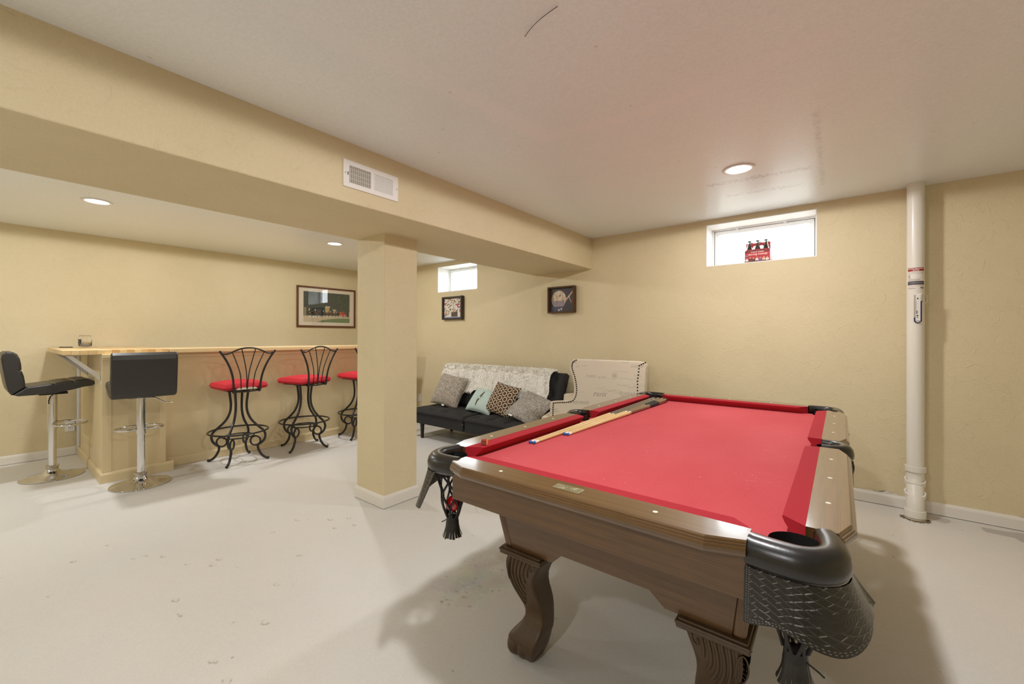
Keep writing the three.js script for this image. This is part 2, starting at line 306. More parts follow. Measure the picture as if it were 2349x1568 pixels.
// windows
const mPane = phys({ color: '#ffffff', transmission: 1, roughness: 0, thickness: 0, ior: 1.45 });
WIN.forEach(([x0, x1, y0, y1], i) => {
  const w = thing('window_' + (i + 1), i ? 'small high basement window behind the beam above the collage frame' : 'small high basement window with a drink carton on its sill', 'window', [0, 0, 0], 0, null, 'structure');
  const zf = Z0 - 0.23, t = 0.006;
  part('sill', span(x0, x1, y0, y0 + t, zf, Z0 + 0.001), mWhite, w);
  part('jamb', span(x0, x0 + t, y0 + t, y1 - t, zf, Z0 + 0.001), mWhite, w);
  part('jamb', span(x1 - t, x1, y0 + t, y1 - t, zf, Z0 + 0.001), mWhite, w);
  part('head', span(x0, x1, y1 - t, y1, zf, Z0 + 0.001), mWhite, w);
  const fr = (a, b, c, d, wd, z0, z1) => [rspan(a, b, c, c + wd, z0, z1, 0.002), rspan(a, b, d - wd, d, z0, z1, 0.002), rspan(a, a + wd, c + wd, d - wd, z0, z1, 0.002), rspan(b - wd, b, c + wd, d - wd, z0, z1, 0.002)];
  const a = x0 + t, b = x1 - t, c = y0 + t, d = y1 - t;
  part('frame', fr(a, b, c, d, 0.014, zf - 0.05, zf + 0.012), mVinyl, w);
  part('gasket', fr(a + 0.0145, b - 0.0145, c + 0.0145, d - 0.0145, 0.004, zf - 0.04, zf - 0.004), mBlackRubber, w);
  const s = part('sash', [...fr(a + 0.0185, b - 0.0185, c + 0.018, d - 0.018, 0.022, zf - 0.045, zf + 0.004), ...fr(a + 0.0405, b - 0.0405, c + 0.04, d - 0.04, 0.008, zf - 0.04, zf - 0.006)], mVinyl, w);
  part('pane', span(a + 0.047, b - 0.047, c + 0.046, d - 0.046, zf - 0.028, zf - 0.026), mPane, w);
  for (const k of [0.26, 0.72]) part('latch', [rbox(0.022, 0.03, 0.012, 0.003, mix(a, b, k), d - 0.022, zf + 0.008), tube([[mix(a, b, k), d - 0.034, zf + 0.014], [mix(a, b, k) + 0.035, d - 0.040, zf + 0.022], [mix(a, b, k) + 0.075, d - 0.026, zf + 0.016]], 0.004, 12, 6)], mVinyl, s);
});
single('ground', 'unseen grey ground added outside just below the window sills', 'ground', span(-12, 8, 1.6, 1.72, -16, Z0 - 0.32), std({ color: '#8b8a84', roughness: 1 }), [0, 0, 0], null, 'structure');  // unseen slab added below the sills, grey so its bounced light stays neutral

// ---------------------------------------------------------------- recessed lamps
const mLampTrim = std({ color: '#f4f2ee', roughness: 0.35 });
const mGlow = std({ color: '#ffffff', emissive: new THREE.Color().setRGB(1, 0.97, 0.93), emissiveIntensity: 6, roughness: 0.5 });
function downlight(x, z, label) {
  const t = thing('recessed_light', label, 'ceiling light', [x, H, z], 0, 'recessed ceiling lights');
  part('trim_ring', lathe([[0.071, -0.001], [0.073, -0.006], [0.085, -0.007], [0.093, -0.004], [0.094, 0], [0.071, 0]], 40), mLampTrim, t);
  part('diffuser', lathe([[0, -0.0025], [0.06, -0.0025], [0.071, -0.001], [0.071, 0], [0, 0]], 36), mGlow, t);
  const l = new THREE.SpotLight(LAMP_COLOR, LAMP, 0, R(89), 0.03);
  l.name = 'lamp_light'; l.position.set(0, -0.02, 0); l.castShadow = true; l.shadow.radius = 2.4; l.shadow.mapSize.set(1024, 1024);
  l.target.position.set(0, -1, 0); t.add(l.target);
  t.add(l);
  const f = new THREE.RectAreaLight(LAMP_COLOR, LAMP_FACE, 0.125, 0.125);     // the broad face of the diffuser
  f.name = 'lamp_face_light'; f.position.set(0, -0.012, 0); f.rotation.x = -Math.PI / 2; t.add(f);
}
downlight(-0.512, -2.98, 'lit round recessed ceiling light above the far end of the pool table');
downlight(-4.66, -0.545, 'lit round recessed ceiling light above the chrome stools');
downlight(-4.60, -2.50, 'lit round recessed ceiling light above the iron bar stools');
downlight(-0.512, -0.93, 'round recessed ceiling light out of view above the near end of the pool table');
downlight(-0.512, 1.15, 'round recessed ceiling light out of view behind the camera');
downlight(-4.66, 1.45, 'round recessed ceiling light out of view in front of the bar');

// ---------------------------------------------------------------- pool table
const T = 0.80, TX = -0.61, TZ = -2.134;
const mWood = phys({ map: tableWood, roughness: 0.38, clearcoat: 0.55, clearcoatRoughness: 0.22, bumpMap: tableWood, bumpScale: 0.0004 });
const mWoodV = phys({ map: tableWoodV, roughness: 0.42, clearcoat: 0.4, clearcoatRoughness: 0.3 });
const mRailTop = phys({ map: tableWood, roughness: 0.3, clearcoat: 1, clearcoatRoughness: 0.12 });
const mRailTopV = phys({ map: tableWoodV, roughness: 0.3, clearcoat: 1, clearcoatRoughness: 0.12 });
const mLegWood = phys({ color: '#604a2b', map: (() => { const t = grainTex(55, [170, 162, 152], [235, 228, 218], 256, 256, 0.3, 0.1, 4); t.rotation = Math.PI / 2; return t; })(), roughness: 0.45, clearcoat: 0.3, clearcoatRoughness: 0.35 });
const mLeather = phys({ color: '#0c0c0e', roughness: 0.32, clearcoat: 0.5, clearcoatRoughness: 0.28, bumpMap: grainBump, bumpScale: 0.0003 });
const mNet = std({ color: '#1a1a1a', roughness: 0.45 });
const mPearl = std({ color: '#f1e9dc', roughness: 0.25 });
const feltTex = (() => {
  const W = 1024, Hh = 2048, r = rng(101), f = fbm(103, 3, 7);
  const c = canvas(W, Hh, (x) => {
    const im = x.createImageData(W, Hh);
    for (let j = 0; j < Hh; j++) for (let i = 0; i < W; i++) { const k = (f(i / W, j / Hh) - 0.5) * 26 + (r() - 0.5) * 22, o = (j * W + i) * 4; im.data[o] = clamp(196 + k * 0.7); im.data[o + 1] = clamp(74 + k); im.data[o + 2] = clamp(80 + k); im.data[o + 3] = 255; }
    x.putImageData(im, 0, 0);
    for (let i = 0; i < 230; i++) { x.fillStyle = `rgba(240,205,205,${0.25 + r() * 0.6})`; x.beginPath(); x.arc(r() * W, r() * Hh, 0.6 + r() * r() * 2.4, 0, 7); x.fill(); }
    for (let i = 0; i < 60; i++) { x.strokeStyle = `rgba(240,196,200,${0.1 + r() * 0.3})`; x.lineWidth = 0.8 + r() * 1.6; const a = r() * W, b = r() * Hh; x.beginPath(); x.moveTo(a, b); x.quadraticCurveTo(a + (r() - 0.5) * 40, b + (r() - 0.5) * 40, a + (r() - 0.5) * 70, b + (r() - 0.5) * 60); x.stroke(); }
    for (let i = 0; i < 14; i++) { x.strokeStyle = `rgba(235,180,186,${0.05 + r() * 0.1})`; x.lineWidth = 1.5; const a = r() * W, b = r() * Hh; x.beginPath(); x.moveTo(a, b); x.lineTo(a + (r() - 0.5) * 160, b + (r() - 0.5) * 900); x.stroke(); }
  });
  return tex(c, 1.14, 2.14);
})();
const mFelt = phys({ map: feltTex, roughness: 0.95, sheen: 0.35, sheenColor: new THREE.Color().setRGB(1, 0.45, 0.45), sheenRoughness: 0.5 });
const mCushion = phys({ color: '#a51526', roughness: 0.92, sheen: 0.3, sheenColor: new THREE.Color().setRGB(1, 0.35, 0.4), sheenRoughness: 0.5, bumpMap: grainBump, bumpScale: 0.0002 });
const table = thing('pool_table', 'dark wood pool table with red cloth and leather drop pockets', 'pool table', [TX, 0, TZ]);
{
  const IX = 0.548, IZ = 1.0565, TH = 0.042;
  // slate bed wrapped in cloth, notched at the pockets
  const s = new THREE.Shape(), hx = 0.545, hz = 1.055, cx = 0.535, cz = 1.04, cr = 0.058;
  const arc = (x, y, a0, a1, r) => { for (let i = 0; i <= 14; i++) { const a = a0 + (a1 - a0) * i / 14; s.lineTo(x + Math.cos(a) * r, y + Math.sin(a) * r); } };
  const dz = Math.sqrt(cr * cr - (hx - cx) ** 2), dx = Math.sqrt(cr * cr - (hz - cz) ** 2);
  const A = Math.atan2(-dz, hx - cx), B = Math.atan2(hz - cz, -dx);
  s.moveTo(hx, -0.052);
  arc(0.578, 0, -2.16, -2 * Math.PI + 2.16, 0.06);
  arc(cx, cz, A, B - 2 * Math.PI, cr);
  arc(-cx, cz, Math.PI - B, Math.PI - A - 2 * Math.PI, cr);
  arc(-0.578, 0, Math.PI - 2.16, -Math.PI + 2.16, 0.06);
  arc(-cx, -cz, Math.PI + A, Math.PI + B - 2 * Math.PI, cr);
  arc(cx, -cz, -B, -A - 2 * Math.PI, cr);
  part('playing_surface', new THREE.ExtrudeGeometry(s, { depth: 0.03, bevelEnabled: false }).rotateX(Math.PI / 2).translate(0, T - TH, 0), mFelt, table);
  part('slate_frame', [span(-0.47, 0.47, 0.70, T - TH - 0.031, -1.0, 1.0), span(-0.50, 0.50, 0.70, T - TH - 0.031, -0.9, -0.1), span(-0.50, 0.50, 0.70, T - TH - 0.031, 0.1, 0.9)], mWood, table);
  // rails: plan outline with stepped edge moulding
  const steps = [[0, -0.003], [-0.003, 0], [-0.008, 0.001], [-0.0085, 0.0045], [-0.013, 0.005], [-0.0135, 0.0085], [-0.019, 0.0095], [-0.026, 0.0095], [-0.033, 0.006], [-0.036, -0.002], [-0.036, -0.02]];
  function rail(L, w, we, c) {
    const o = [], ring = steps.map(([y, e]) => [[-L, 0], [L, 0], [L, we + e], [L - c, w + e], [-L + c, w + e], [-L, we + e]].map(([a, b]) => [a, T + y, b]));
    for (let k = 0; k < ring.length - 1; k++) for (let i = 0; i < 6; i++) { const j = (i + 1) % 6; quad(o, ring[k][i], ring[k][j], ring[k + 1][j], ring[k + 1][i]); }
    for (let i = 1; i < 5; i++) { o.push([ring[0][0], ring[0][i + 1], ring[0][i]]); const b = ring[ring.length - 1]; o.push([b[0], b[i], b[i + 1]]); }
    return tris(o);
  }
  const CP = [[0, 0], [0.046, -0.002], [0.05, -0.006], [0.045, -0.016], [0.024, -TH], [0, -TH]];
  function cushion(L, k0, k1) {                            // s runs along, d towards the table centre (-b)
    const o = [], a = CP.map(([d, y]) => [-L + d * k0, T + y, -d]), b = CP.map(([d, y]) => [L - d * k1, T + y, -d]);
    for (let i = 0; i < CP.length; i++) { const j = (i + 1) % CP.length; quad(o, a[i], a[j], b[j], b[i]); }
    for (let i = 1; i < CP.length - 1; i++) o.push([a[0], a[i + 1], a[i]], [b[0], b[i], b[i + 1]]);
    return tris(o);
  }
  const sight = () => cyl(0.0062, 0.0062, 0.0008, 0, T + 0.0003, 0, 16);
  const put = (g, x, z, turn) => g.applyMatrix4(new THREE.Matrix4().makeRotationY(turn)).translate(x, 0, z);
  for (const e of [1, -1]) {
    const rl = part('rail', put(rail(0.453, 0.097, 0.070, 0.077), 0, e * IZ, e > 0 ? 0 : Math.PI), mRailTop, table);
    part('cushion', put(cushion(0.453, 0.95, 0.95), 0, e * IZ, e > 0 ? 0 : Math.PI), mCushion, table);
    for (const x of e > 0 ? [-0.25, 0.25] : [-0.25, 0, 0.25]) part('sight', sight().translate(x, 0, e * (IZ + 0.046)), mPearl, rl);
    if (e > 0) {
      const pl = part('nameplate', rbox(0.088, 0.0016, 0.04, 0.0006, 0, T + 0.0008, IZ + 0.044), std({ color: '#b9b492', metalness: 0.85, roughness: 0.32, bumpMap: (() => {
        const c = canvas(256, 128, (x, w, h) => { x.fillStyle = '#606060'; x.fillRect(0, 0, w, h); x.strokeStyle = '#e0e0e0'; x.lineWidth = 4; x.beginPath(); x.ellipse(128, 64, 104, 40, 0, 0, 7); x.stroke(); x.beginPath(); x.ellipse(128, 64, 112, 50, 0, 0, 7); x.stroke(); const q = rng(5); for (let i = 0; i < 26; i++) { x.beginPath(); x.arc(40 + q() * 176, 36 + q() * 56, 4 + q() * 12, q() * 6, q() * 6 + 3); x.stroke(); } });
        return tex(c, 0.088, 0.04, false);
      })(), bumpScale: 0.0012 }), rl);
      pl.userData.label = 'embossed brass nameplate';
    }
    part('apron', rspan(-0.455, 0.455, 0.668, T - 0.034, e > 0 ? 1.101 : -1.123, e > 0 ? 1.123 : -1.101, 0.003), mWood, table);
  }
  for (const e of [1, -1]) for (const q of [1, -1]) {
    const turn = e > 0 ? Math.PI / 2 : -Math.PI / 2, zc = q * 0.522;
    const rl = part('rail', put(rail(0.442, 0.085, 0.062, 0.075), e * IX, zc, turn), mRailTopV, table);
    const near = e * q > 0;                                // which end of the turned strip lies at the corner pocket
    part('cushion', put(cushion(0.442, near ? 0.95 : 0.25, near ? 0.25 : 0.95), e * IX, zc, turn), mCushion, table);
    for (const k of [0.267, 0.517, 0.764]) part('sight', sight().translate(e * (IX + 0.038), 0, q * k), mPearl, rl);
  }
  for (const e of [1, -1]) part('apron', rspan(e > 0 ? 0.585 : -0.605, e > 0 ? 0.605 : -0.585, 0.668, T - 0.034, -0.958, 0.958, 0.003), mWoodV.clone(), table).material = mWood;
  // cabinet: tapering panels with notched lower edges
  const cxh = (y) => 0.412 + 0.14 * (y - 0.42), czh = (y) => 0.878 + 0.2 * (y - 0.42);
  function panel(half, lean, a, b) {                       // half(y): half width; lean(y): distance from the centre
    const h0 = half(0.42) - 0.032, h1 = half(0.74) - 0.032;
    const sh = [[-h0, 0.424], [-b, 0.424], [-a, 0.467], [a, 0.467], [b, 0.424], [h0, 0.424], [h1, 0.74], [-h1, 0.74]];
    const g = extrude(sh, 0.02), p = g.attributes.position;
    for (let i = 0; i < p.count; i++) p.setZ(i, p.getZ(i) - 0.022 + lean(p.getY(i)));
    g.computeVertexNormals();
    return g;
  }
  for (const e of [1, -1]) part('cabinet_panel', put(panel(cxh, czh, 0.155, 0.2), 0, 0, e > 0 ? 0 : Math.PI), mWood, table);
  for (const e of [1, -1]) part('cabinet_panel', put(panel(czh, cxh, 0.60, 0.65), 0, 0, e * Math.PI / 2), mWood, table);
  for (const sx of [1, -1]) for (const sz of [1, -1]) {
    const g = rbox(0.034, 0.32, 0.034, 0.011, 0, 0.582, 0, 4), p = g.attributes.position;
    for (let i = 0; i < p.count; i++) { const y = p.getY(i); p.setX(i, p.getX(i) + cxh(y) - 0.016); p.setZ(i, p.getZ(i) + czh(y) - 0.016); }
    part('corner_post', mirror(g, sx, sz), mWoodV, table);
  }
  // cabriole legs: square sections whose outer and inner corners follow the S profile
  const prof = [[0.0, 0.050, 0.030], [0.012, 0.058, 0.036], [0.025, 0.067, 0.042], [0.042, 0.073, 0.048], [0.058, 0.074, 0.052], [0.076, 0.073, 0.055], [0.088, 0.066, 0.057], [0.10, 0.057, 0.06], [0.115, 0.044, 0.061], [0.13, 0.033, 0.061], [0.15, 0.025, 0.061], [0.17, 0.025, 0.0605], [0.19, 0.030, 0.060], [0.215, 0.040, 0.058], [0.24, 0.050, 0.054], [0.265, 0.060, 0.049], [0.29, 0.068, 0.046], [0.315, 0.074, 0.047], [0.34, 0.077, 0.054], [0.365, 0.076, 0.066], [0.39, 0.073, 0.078], [0.398, 0.072, 0.08]];
  const at = (y) => { let k = 0; while (k < prof.length - 2 && prof[k + 1][0] < y) k++; const a = prof[k], b = prof[k + 1], t = clamp((y - a[0]) / (b[0] - a[0]), 0, 1); return [mix(a[1], b[1], t), mix(a[2], b[2], t)]; };
  const N = 64;
  const sq = (t, o, i, y) => {                             // rounded square from -i to +o on both axes, fluted on the two outward faces
    const c = (o - i) / 2, h = (o + i) / 2, a = t * 2 * Math.PI, ca = Math.cos(a), sa = Math.sin(a), n = 12, k = Math.pow(Math.pow(Math.abs(ca), n) + Math.pow(Math.abs(sa), n), -1 / n);
    return [c + h * k * ca, y, c + h * k * sa];
  };
  const body = grid(N, prof.length - 1, (u, v) => { const q = prof[Math.round(v * (prof.length - 1))]; return sq(1 - u, q[1], q[2], q[0]); }, true);
  const foot = [], carve = [];
  for (const [x, z, a, b, c] of [[0.052, 0.052, 0.030, 0.036, 0.030], [0.010, 0.058, 0.024, 0.032, 0.022], [0.058, 0.010, 0.022, 0.032, 0.024]]) foot.push(new THREE.SphereGeometry(1, 14, 10).scale(a, b, c).translate(x, 0.04, z));
  const onFace = (s, y) => { const [o, i] = at(y); return [mix(-i, o, s), y, o + 0.0005]; };
  for (const [s0, s1, y1] of [[0.30, 0.22, 0.335], [0.42, 0.30, 0.305], [0.54, 0.40, 0.275], [0.66, 0.52, 0.245], [0.78, 0.66, 0.22], [0.9, 0.8, 0.20]]) {
    const pts = []; for (let k = 0; k <= 6; k++) { const t = k / 6; pts.push(onFace(mix(s0, s1, t * t * t), mix(0.392, y1, t))); }
    const g = tube(pts, 0.0056, 14, 6);
    carve.push(g, clean(g).applyMatrix4(new THREE.Matrix4().set(0, 0, 1, 0, 0, 1, 0, 0, 1, 0, 0, 0, 0, 0, 0, 1)));
  }
  const sw = []; for (let k = 0; k <= 10; k++) { const t = k / 10 * Math.PI * 1.5; sw.push(onFace(0.16 + 0.055 * Math.cos(t + 2), 0.372 + 0.012 * Math.sin(t + 2))); }
  carve.push(tube(sw, 0.003, 20, 6));
  const oval = []; for (let k = 0; k < 16; k++) { const t = k / 16 * 2 * Math.PI, y = 0.335 + 0.042 * Math.sin(t), [o] = at(y), d = 0.013 * Math.cos(t); oval.push([o - 0.003 + d, y, o - 0.003 - d]); }
  carve.push(tube(oval, 0.0025, 32, 6, true));
  for (let k = -2; k <= 2; k++) { const y = 0.335 + k * 0.013, [o] = at(y); carve.push(rod([o - 0.014, y + 0.012, o + 0.006], [o + 0.006, y - 0.012, o - 0.014], 0.0011, 0.0011, 5)); }
  for (const sx of [1, -1]) for (const sz of [1, -1]) {
    const mv = (g) => { const c = mirror(g, sx, sz); return c.translate(sx * 0.332, 0, sz * 0.803); };
    const lg = part('leg', mv(body), mLegWood, table);
    part('foot', foot.map(mv), mLegWood, lg);
    part('carving', carve.map(mv), mLegWood, lg);
    part('cap', [rbox(0.19, 0.012, 0.19, 0.005, 0, 0.403, 0, 3), rbox(0.196, 0.012, 0.196, 0.006, 0, 0.4135, 0, 3), rbox(0.18, 0.008, 0.18, 0.003, 0, 0.4215, 0, 2)].map(mv), mLegWood, lg);
  }
  // pockets
  const COL = [[-0.024, -0.056], [-0.027, -0.03], [-0.026, -0.006], [-0.019, 0.003], [-0.008, 0.0055], [0.006, 0.0045], [0.018, -0.002], [0.027, -0.014], [0.031, -0.03], [0.030, -0.045], [0.022, -0.057], [0, -0.060]];
  const cpath = (n = 10) => { const p = []; p.push([0.454, T, 1.097], [0.49, T, 1.103]); for (let k = 0; k <= n; k++) { const a = Math.PI / 2 * (1 - k / n); p.push([0.535 + 0.066 * Math.cos(a), T, 1.04 + 0.066 * Math.sin(a)]); } p.push([0.597, T, 1.0], [0.588, T, 0.965]); return p; };
  const path = new THREE.CatmullRomCurve3(cpath().map((p) => V(...p)), false, 'centripetal');
  const shieldBump = tex(canvas(512, 256, (x, w, h) => {
    x.fillStyle = '#c0c0c0'; x.fillRect(0, 0, w, h); x.strokeStyle = '#101010'; x.lineWidth = 5;
    for (let k = -8; k < 20; k++) { x.beginPath(); x.moveTo(k * 44, 0); x.lineTo(k * 44 + 330, h); x.stroke(); x.beginPath(); x.moveTo(k * 44, h); x.lineTo(k * 44 + 330, 0); x.stroke(); }
    x.fillStyle = '#c0c0c0'; x.beginPath(); x.ellipse(w / 2, h * 0.52, 60, 34, 0, 0, 7); x.fill(); x.strokeStyle = '#606060'; for (let k = 0; k < 5; k++) { x.beginPath(); x.ellipse(w / 2, h * 0.52, 56 - k * 10, 30 - k * 5, 0, 0, 7); x.stroke(); }
  }), 1, 1, false);
  const shieldCol = tex(canvas(512, 256, (x, w, h) => {
    const r = rng(8); x.fillStyle = '#121110'; x.fillRect(0, 0, w, h);
    x.strokeStyle = '#86837c'; x.lineWidth = 3;
    for (let k = -8; k < 20; k++) { x.setLineDash([20, 30]); x.beginPath(); x.moveTo(k * 44, h); x.lineTo(k * 44 + 330, 0); x.stroke(); }
    x.strokeStyle = '#3c3a37'; x.lineWidth = 3; x.setLineDash([]);
    for (let k = -8; k < 20; k++) { x.beginPath(); x.moveTo(k * 44, 0); x.lineTo(k * 44 + 330, h); x.stroke(); }
    x.fillStyle = '#121110'; x.beginPath(); x.ellipse(w / 2, h * 0.52, 60, 34, 0, 0, 7); x.fill();
    x.fillStyle = '#121110'; x.fillRect(0, h - 34, w, 34); x.fillRect(0, 0, 20, h); x.fillRect(w - 20, 0, 20, h);
    x.strokeStyle = '#8f8c84'; x.lineWidth = 3; x.setLineDash([5, 6]);
    for (const d of [10, 20]) { x.beginPath(); x.moveTo(d, 0); x.lineTo(d, h - d); x.lineTo(w - d, h - d); x.lineTo(w - d, 0); x.stroke(); }
  }), 1, 1);
  shieldCol.flipY = shieldBump.flipY = false;
  const mShield = phys({ map: shieldCol, bumpMap: shieldBump, bumpScale: 0.0015, roughness: 0.34, clearcoat: 0.4, clearcoatRoughness: 0.3, side: THREE.DoubleSide });
  const sh = (off, u0 = 0, stick = 0, wk = 1) => grid(36, 10, (uu, v) => {
    const u = mix(u0, 1, uu);
    const p = path.getPointAt(clamp(u, 0.001, 0.999)), d = path.getTangentAt(clamp(u, 0.001, 0.999)), nx = -d.z, nz = d.x;
    const wing = Math.pow(Math.max(0, (u - 0.5) * 2), 2), fl = 0.026 + off + (0.006 + 0.055 * wk * wing + 0.022 * Math.sin(u * Math.PI) + stick * Math.pow(1 - uu, 2)) * Math.pow(v, 1.1);
    const drop = (0.105 + 0.012 * Math.cos((u - 0.5) * 4 * Math.PI) - 0.02 * wing) * v - 0.006 * wing * v + stick * 1.2 * Math.pow(1 - uu, 1.5) * v;
    const slide = (Math.max(0, u - 0.5) * 0.03 * wk + (stick ? 0.03 * (1 - uu) : 0)) * v;
    return [p.x + nx * fl + d.x * slide, T - 0.054 - drop, p.z + nz * fl + d.z * slide];
  });
  function strips(n, y0, y1, r0, r1, cx, cz, cross) {      // leather net: strips that cross and part again
    const g = [], ys = 14;
    for (let k = 0; k < n; k++) {
      const pts = []; for (let j = 0; j <= ys; j++) { const t = j / ys, rr = mix(r0, r1, Math.pow(t, 1.6)) * (1 + 0.06 * Math.sin(t * 9 + k)), a = (k + 0.5) / n * 2 * Math.PI + (k % 2 ? 1 : -1) * Math.sin(t * Math.PI * cross) * Math.PI / n * 0.98; pts.push([cx + Math.cos(a) * rr, mix(y0, y1, t), cz + Math.sin(a) * rr]); }
      g.push(tube(pts, 0.0042, 24, 5));
    }
    return g;
  }
  function fringe(n, y0, y1, r0, r1, cx, cz) {
    const g = [];
    for (let k = 0; k < n; k++) { const a = k / n * 2 * Math.PI, w = 0.005; g.push(grid(1, 5, (u, v) => { const t = a + (u - 0.5) * 2 * w / mix(r0, r1, v), rr = mix(r0, r1, v * v); return [cx + Math.cos(t) * rr, mix(y0, y1, v) - 0.002 * ((k * 7) % 3), cz + Math.sin(t) * rr]; })); }
    return g;
  }
  const mFringe = std({ color: '#232220', roughness: 0.4, side: THREE.DoubleSide });
  for (const sx of [1, -1]) for (const sz of [1, -1]) {
    const m = (g) => mirror(g, sx, sz);
    const pk = part('corner_pocket', m(sweep(path.getSpacedPoints(26).map((p) => [p.x, p.y, p.z]), COL)), mLeather, table);
    part('shield', (sx < 0 && sz > 0 ? [m(sh(0, 0.3, 0.022)), m(sh(0.003, 0.3, 0.022))] : [0, 0.003].map((o) => m(sh(o, 0, 0, sz > 0 ? 1 : 0.15)))), mShield, pk, true);
    part('liner', m(grid(24, 3, (u, v) => { const a = u * 2 * Math.PI, rr = mix(0.052, 0.05, v); return [0.535 + Math.cos(a) * rr, T - 0.012 - v * 0.06, 1.04 + Math.sin(a) * rr]; }, true)), std({ color: '#101011', roughness: 0.5, side: THREE.DoubleSide }), pk);
    part('net', [...strips(12, T - 0.06, 0.56, 0.056, 0.022, 0.535, 1.045, 3), cyl(0.022, 0.024, 0.022, 0.535, 0.548, 1.045, 18), tube([[0.556, 0.545, 1.055], [0.575, 0.532, 1.05], [0.586, 0.526, 1.052]], 0.002, 8, 5)].map(m), mNet, pk);
    part('fringe', fringe(20, 0.542, 0.490, 0.024, 0.037, 0.535, 1.045).map(m), mFringe, pk);
  }
  for (const sx of [1, -1]) {
    const m = (g) => mirror(g, sx, 1), pts = [];
    for (let k = 0; k <= 20; k++) { const a = Math.PI / 2 * (1 - k / 10); pts.push([0.575 + 0.054 * Math.cos(a), T, 0.054 * Math.sin(a)]); }
    pts.unshift([0.552, T, 0.054]); pts.push([0.552, T, -0.054]);
    const pk = part('side_pocket', m(sweep(pts, COL.map(([a, b]) => [a * 0.85, b]))), mLeather, table);
    part('liner', m(grid(24, 2, (u, v) => { const a = u * 2 * Math.PI; return [0.578 + Math.cos(a) * 0.045, T - 0.012 - v * 0.06, Math.sin(a) * 0.045]; }, true)), std({ color: '#101011', roughness: 0.5, side: THREE.DoubleSide }), pk);
    part('shield', [0, 0.003].map((off) => m(grid(20, 6, (u, v) => { const a = Math.PI / 2 * (1 - 2 * u), rr = 0.076 + off + 0.004 * v; return [0.575 + Math.cos(a) * rr * 0.95, T - 0.054 - v * (0.09 + 0.012 * Math.cos((u - 0.5) * 4 * Math.PI)), Math.sin(a) * rr]; }))), mShield, pk, true);
    part('net', [...strips(10, T - 0.06, 0.57, 0.05, 0.02, 0.60, 0, 3), cyl(0.02, 0.022, 0.02, 0.60, 0.56, 0, 16)].map(m), mNet, pk);
    part('fringe', fringe(16, 0.552, 0.51, 0.022, 0.034, 0.60, 0).map(m), mFringe, pk);
  }
}
single('billiard_ball', 'glossy red ball resting in the near pocket net by the column', 'ball', ball(0.0286, 0, 0, 0, 28, 20), phys({ color: '#c8141c', roughness: 0.12, clearcoat: 1 }), [TX - 0.533, 0.607, TZ + 1.043]);
// cues laid along the cushion
{
  const mMaple = phys({ map: mapleTex, roughness: 0.35, clearcoat: 0.4 }), mBlack = phys({ color: '#15161a', roughness: 0.22, clearcoat: 1, clearcoatRoughness: 0.08 }), mStain = phys({ map: tableWood, color: '#ffd9a0', roughness: 0.2, clearcoat: 1, clearcoatRoughness: 0.08 });
  const mIvory = std({ color: '#efe6d6', roughness: 0.35 }), mBlue = std({ color: '#3f6fc0', roughness: 0.9 }), mSteel = std({ color: '#d8d8d4', metalness: 1, roughness: 0.2 }), mWrap = std({ color: '#20211f', roughness: 0.7, bumpMap: grainBump, bumpScale: 0.0004 });
  const bedY = T - 0.042;
  function cue(a, b, style, label) {
    const A = V(a[0], bedY + 0.0068, a[1]), B = V(b[0], bedY + 0.0152, b[1]), L = A.distanceTo(B);
    const t = thing('pool_cue', label, 'pool cue', [A.x, A.y, A.z], 0, 'pool cues on the red cloth');
    t.quaternion.setFromUnitVectors(V(0, 1, 0), B.clone().sub(A).normalize());
    const r = (s) => mix(0.0063, 0.0148, Math.pow(clamp(s / L, 0, 1), 0.9));
    const seg = (n, s0, s1, m, grow = 0) => part(n, lathe([[0, s0], [r(s0) + grow, s0], [r(s1) + grow, s1], [0, s1]], 20), m, t);
    seg('tip', -0.004, 0.007, mBlue); seg('ferrule', 0.007, 0.032, mIvory);
    const j = style ? 0.70 : 0.80;
    seg('shaft', 0.032, j, mMaple); seg('joint', j, j + 0.022, mSteel, 0.0004);
    if (style) { seg('forearm', j + 0.022, j + 0.31, mStain); seg('wrap', j + 0.31, L - 0.17, mWrap); seg('butt', L - 0.17, L - 0.025, mStain); seg('bumper', L - 0.025, L, mBlackRubber); }
    else { seg('forearm', j + 0.022, L - 0.12, mBlack); seg('ring', L - 0.12, L - 0.112, mSteel, 0.0003); seg('butt', L - 0.112, L - 0.02, mBlack); seg('bumper', L - 0.02, L, mBlackRubber); }
  }
  cue([-1.084, -1.505], [-1.0895, -3.09], 0, 'black-butted pool cue lying closest to the long red cushion');
  cue([-1.066, -1.507], [-1.059, -3.105], 0, 'black-butted pool cue second from the long red cushion');
  cue([-1.047, -1.735], [-1.028, -3.105], 1, 'brown-stained pool cue third from the long red cushion');
  cue([-1.030, -1.737], [-0.997, -3.075], 1, 'brown-stained pool cue lying farthest from the long red cushion');
  const ch = thing('chalk_cube', 'small red and yellow chalk cube on the long rail', 'chalk', [-1.125, T - 0.0005, -1.246], 0.5);
  part('block', [rbox(0.022, 0.02, 0.022, 0.002, 0, 0.0105, 0)], std({ color: '#9c3a36', roughness: 0.95 }), ch);
  part('paper_label', [span(-0.0113, 0.0113, 0.001, 0.017, -0.0113, 0.0113)], std({ color: '#8a4636', roughness: 0.8 }), ch);
  part('yellow_label', [span(0.0104, 0.0117, 0.001, 0.0205, -0.0115, 0.0115)], std({ color: '#e2a53c', roughness: 0.8 }), ch);
}

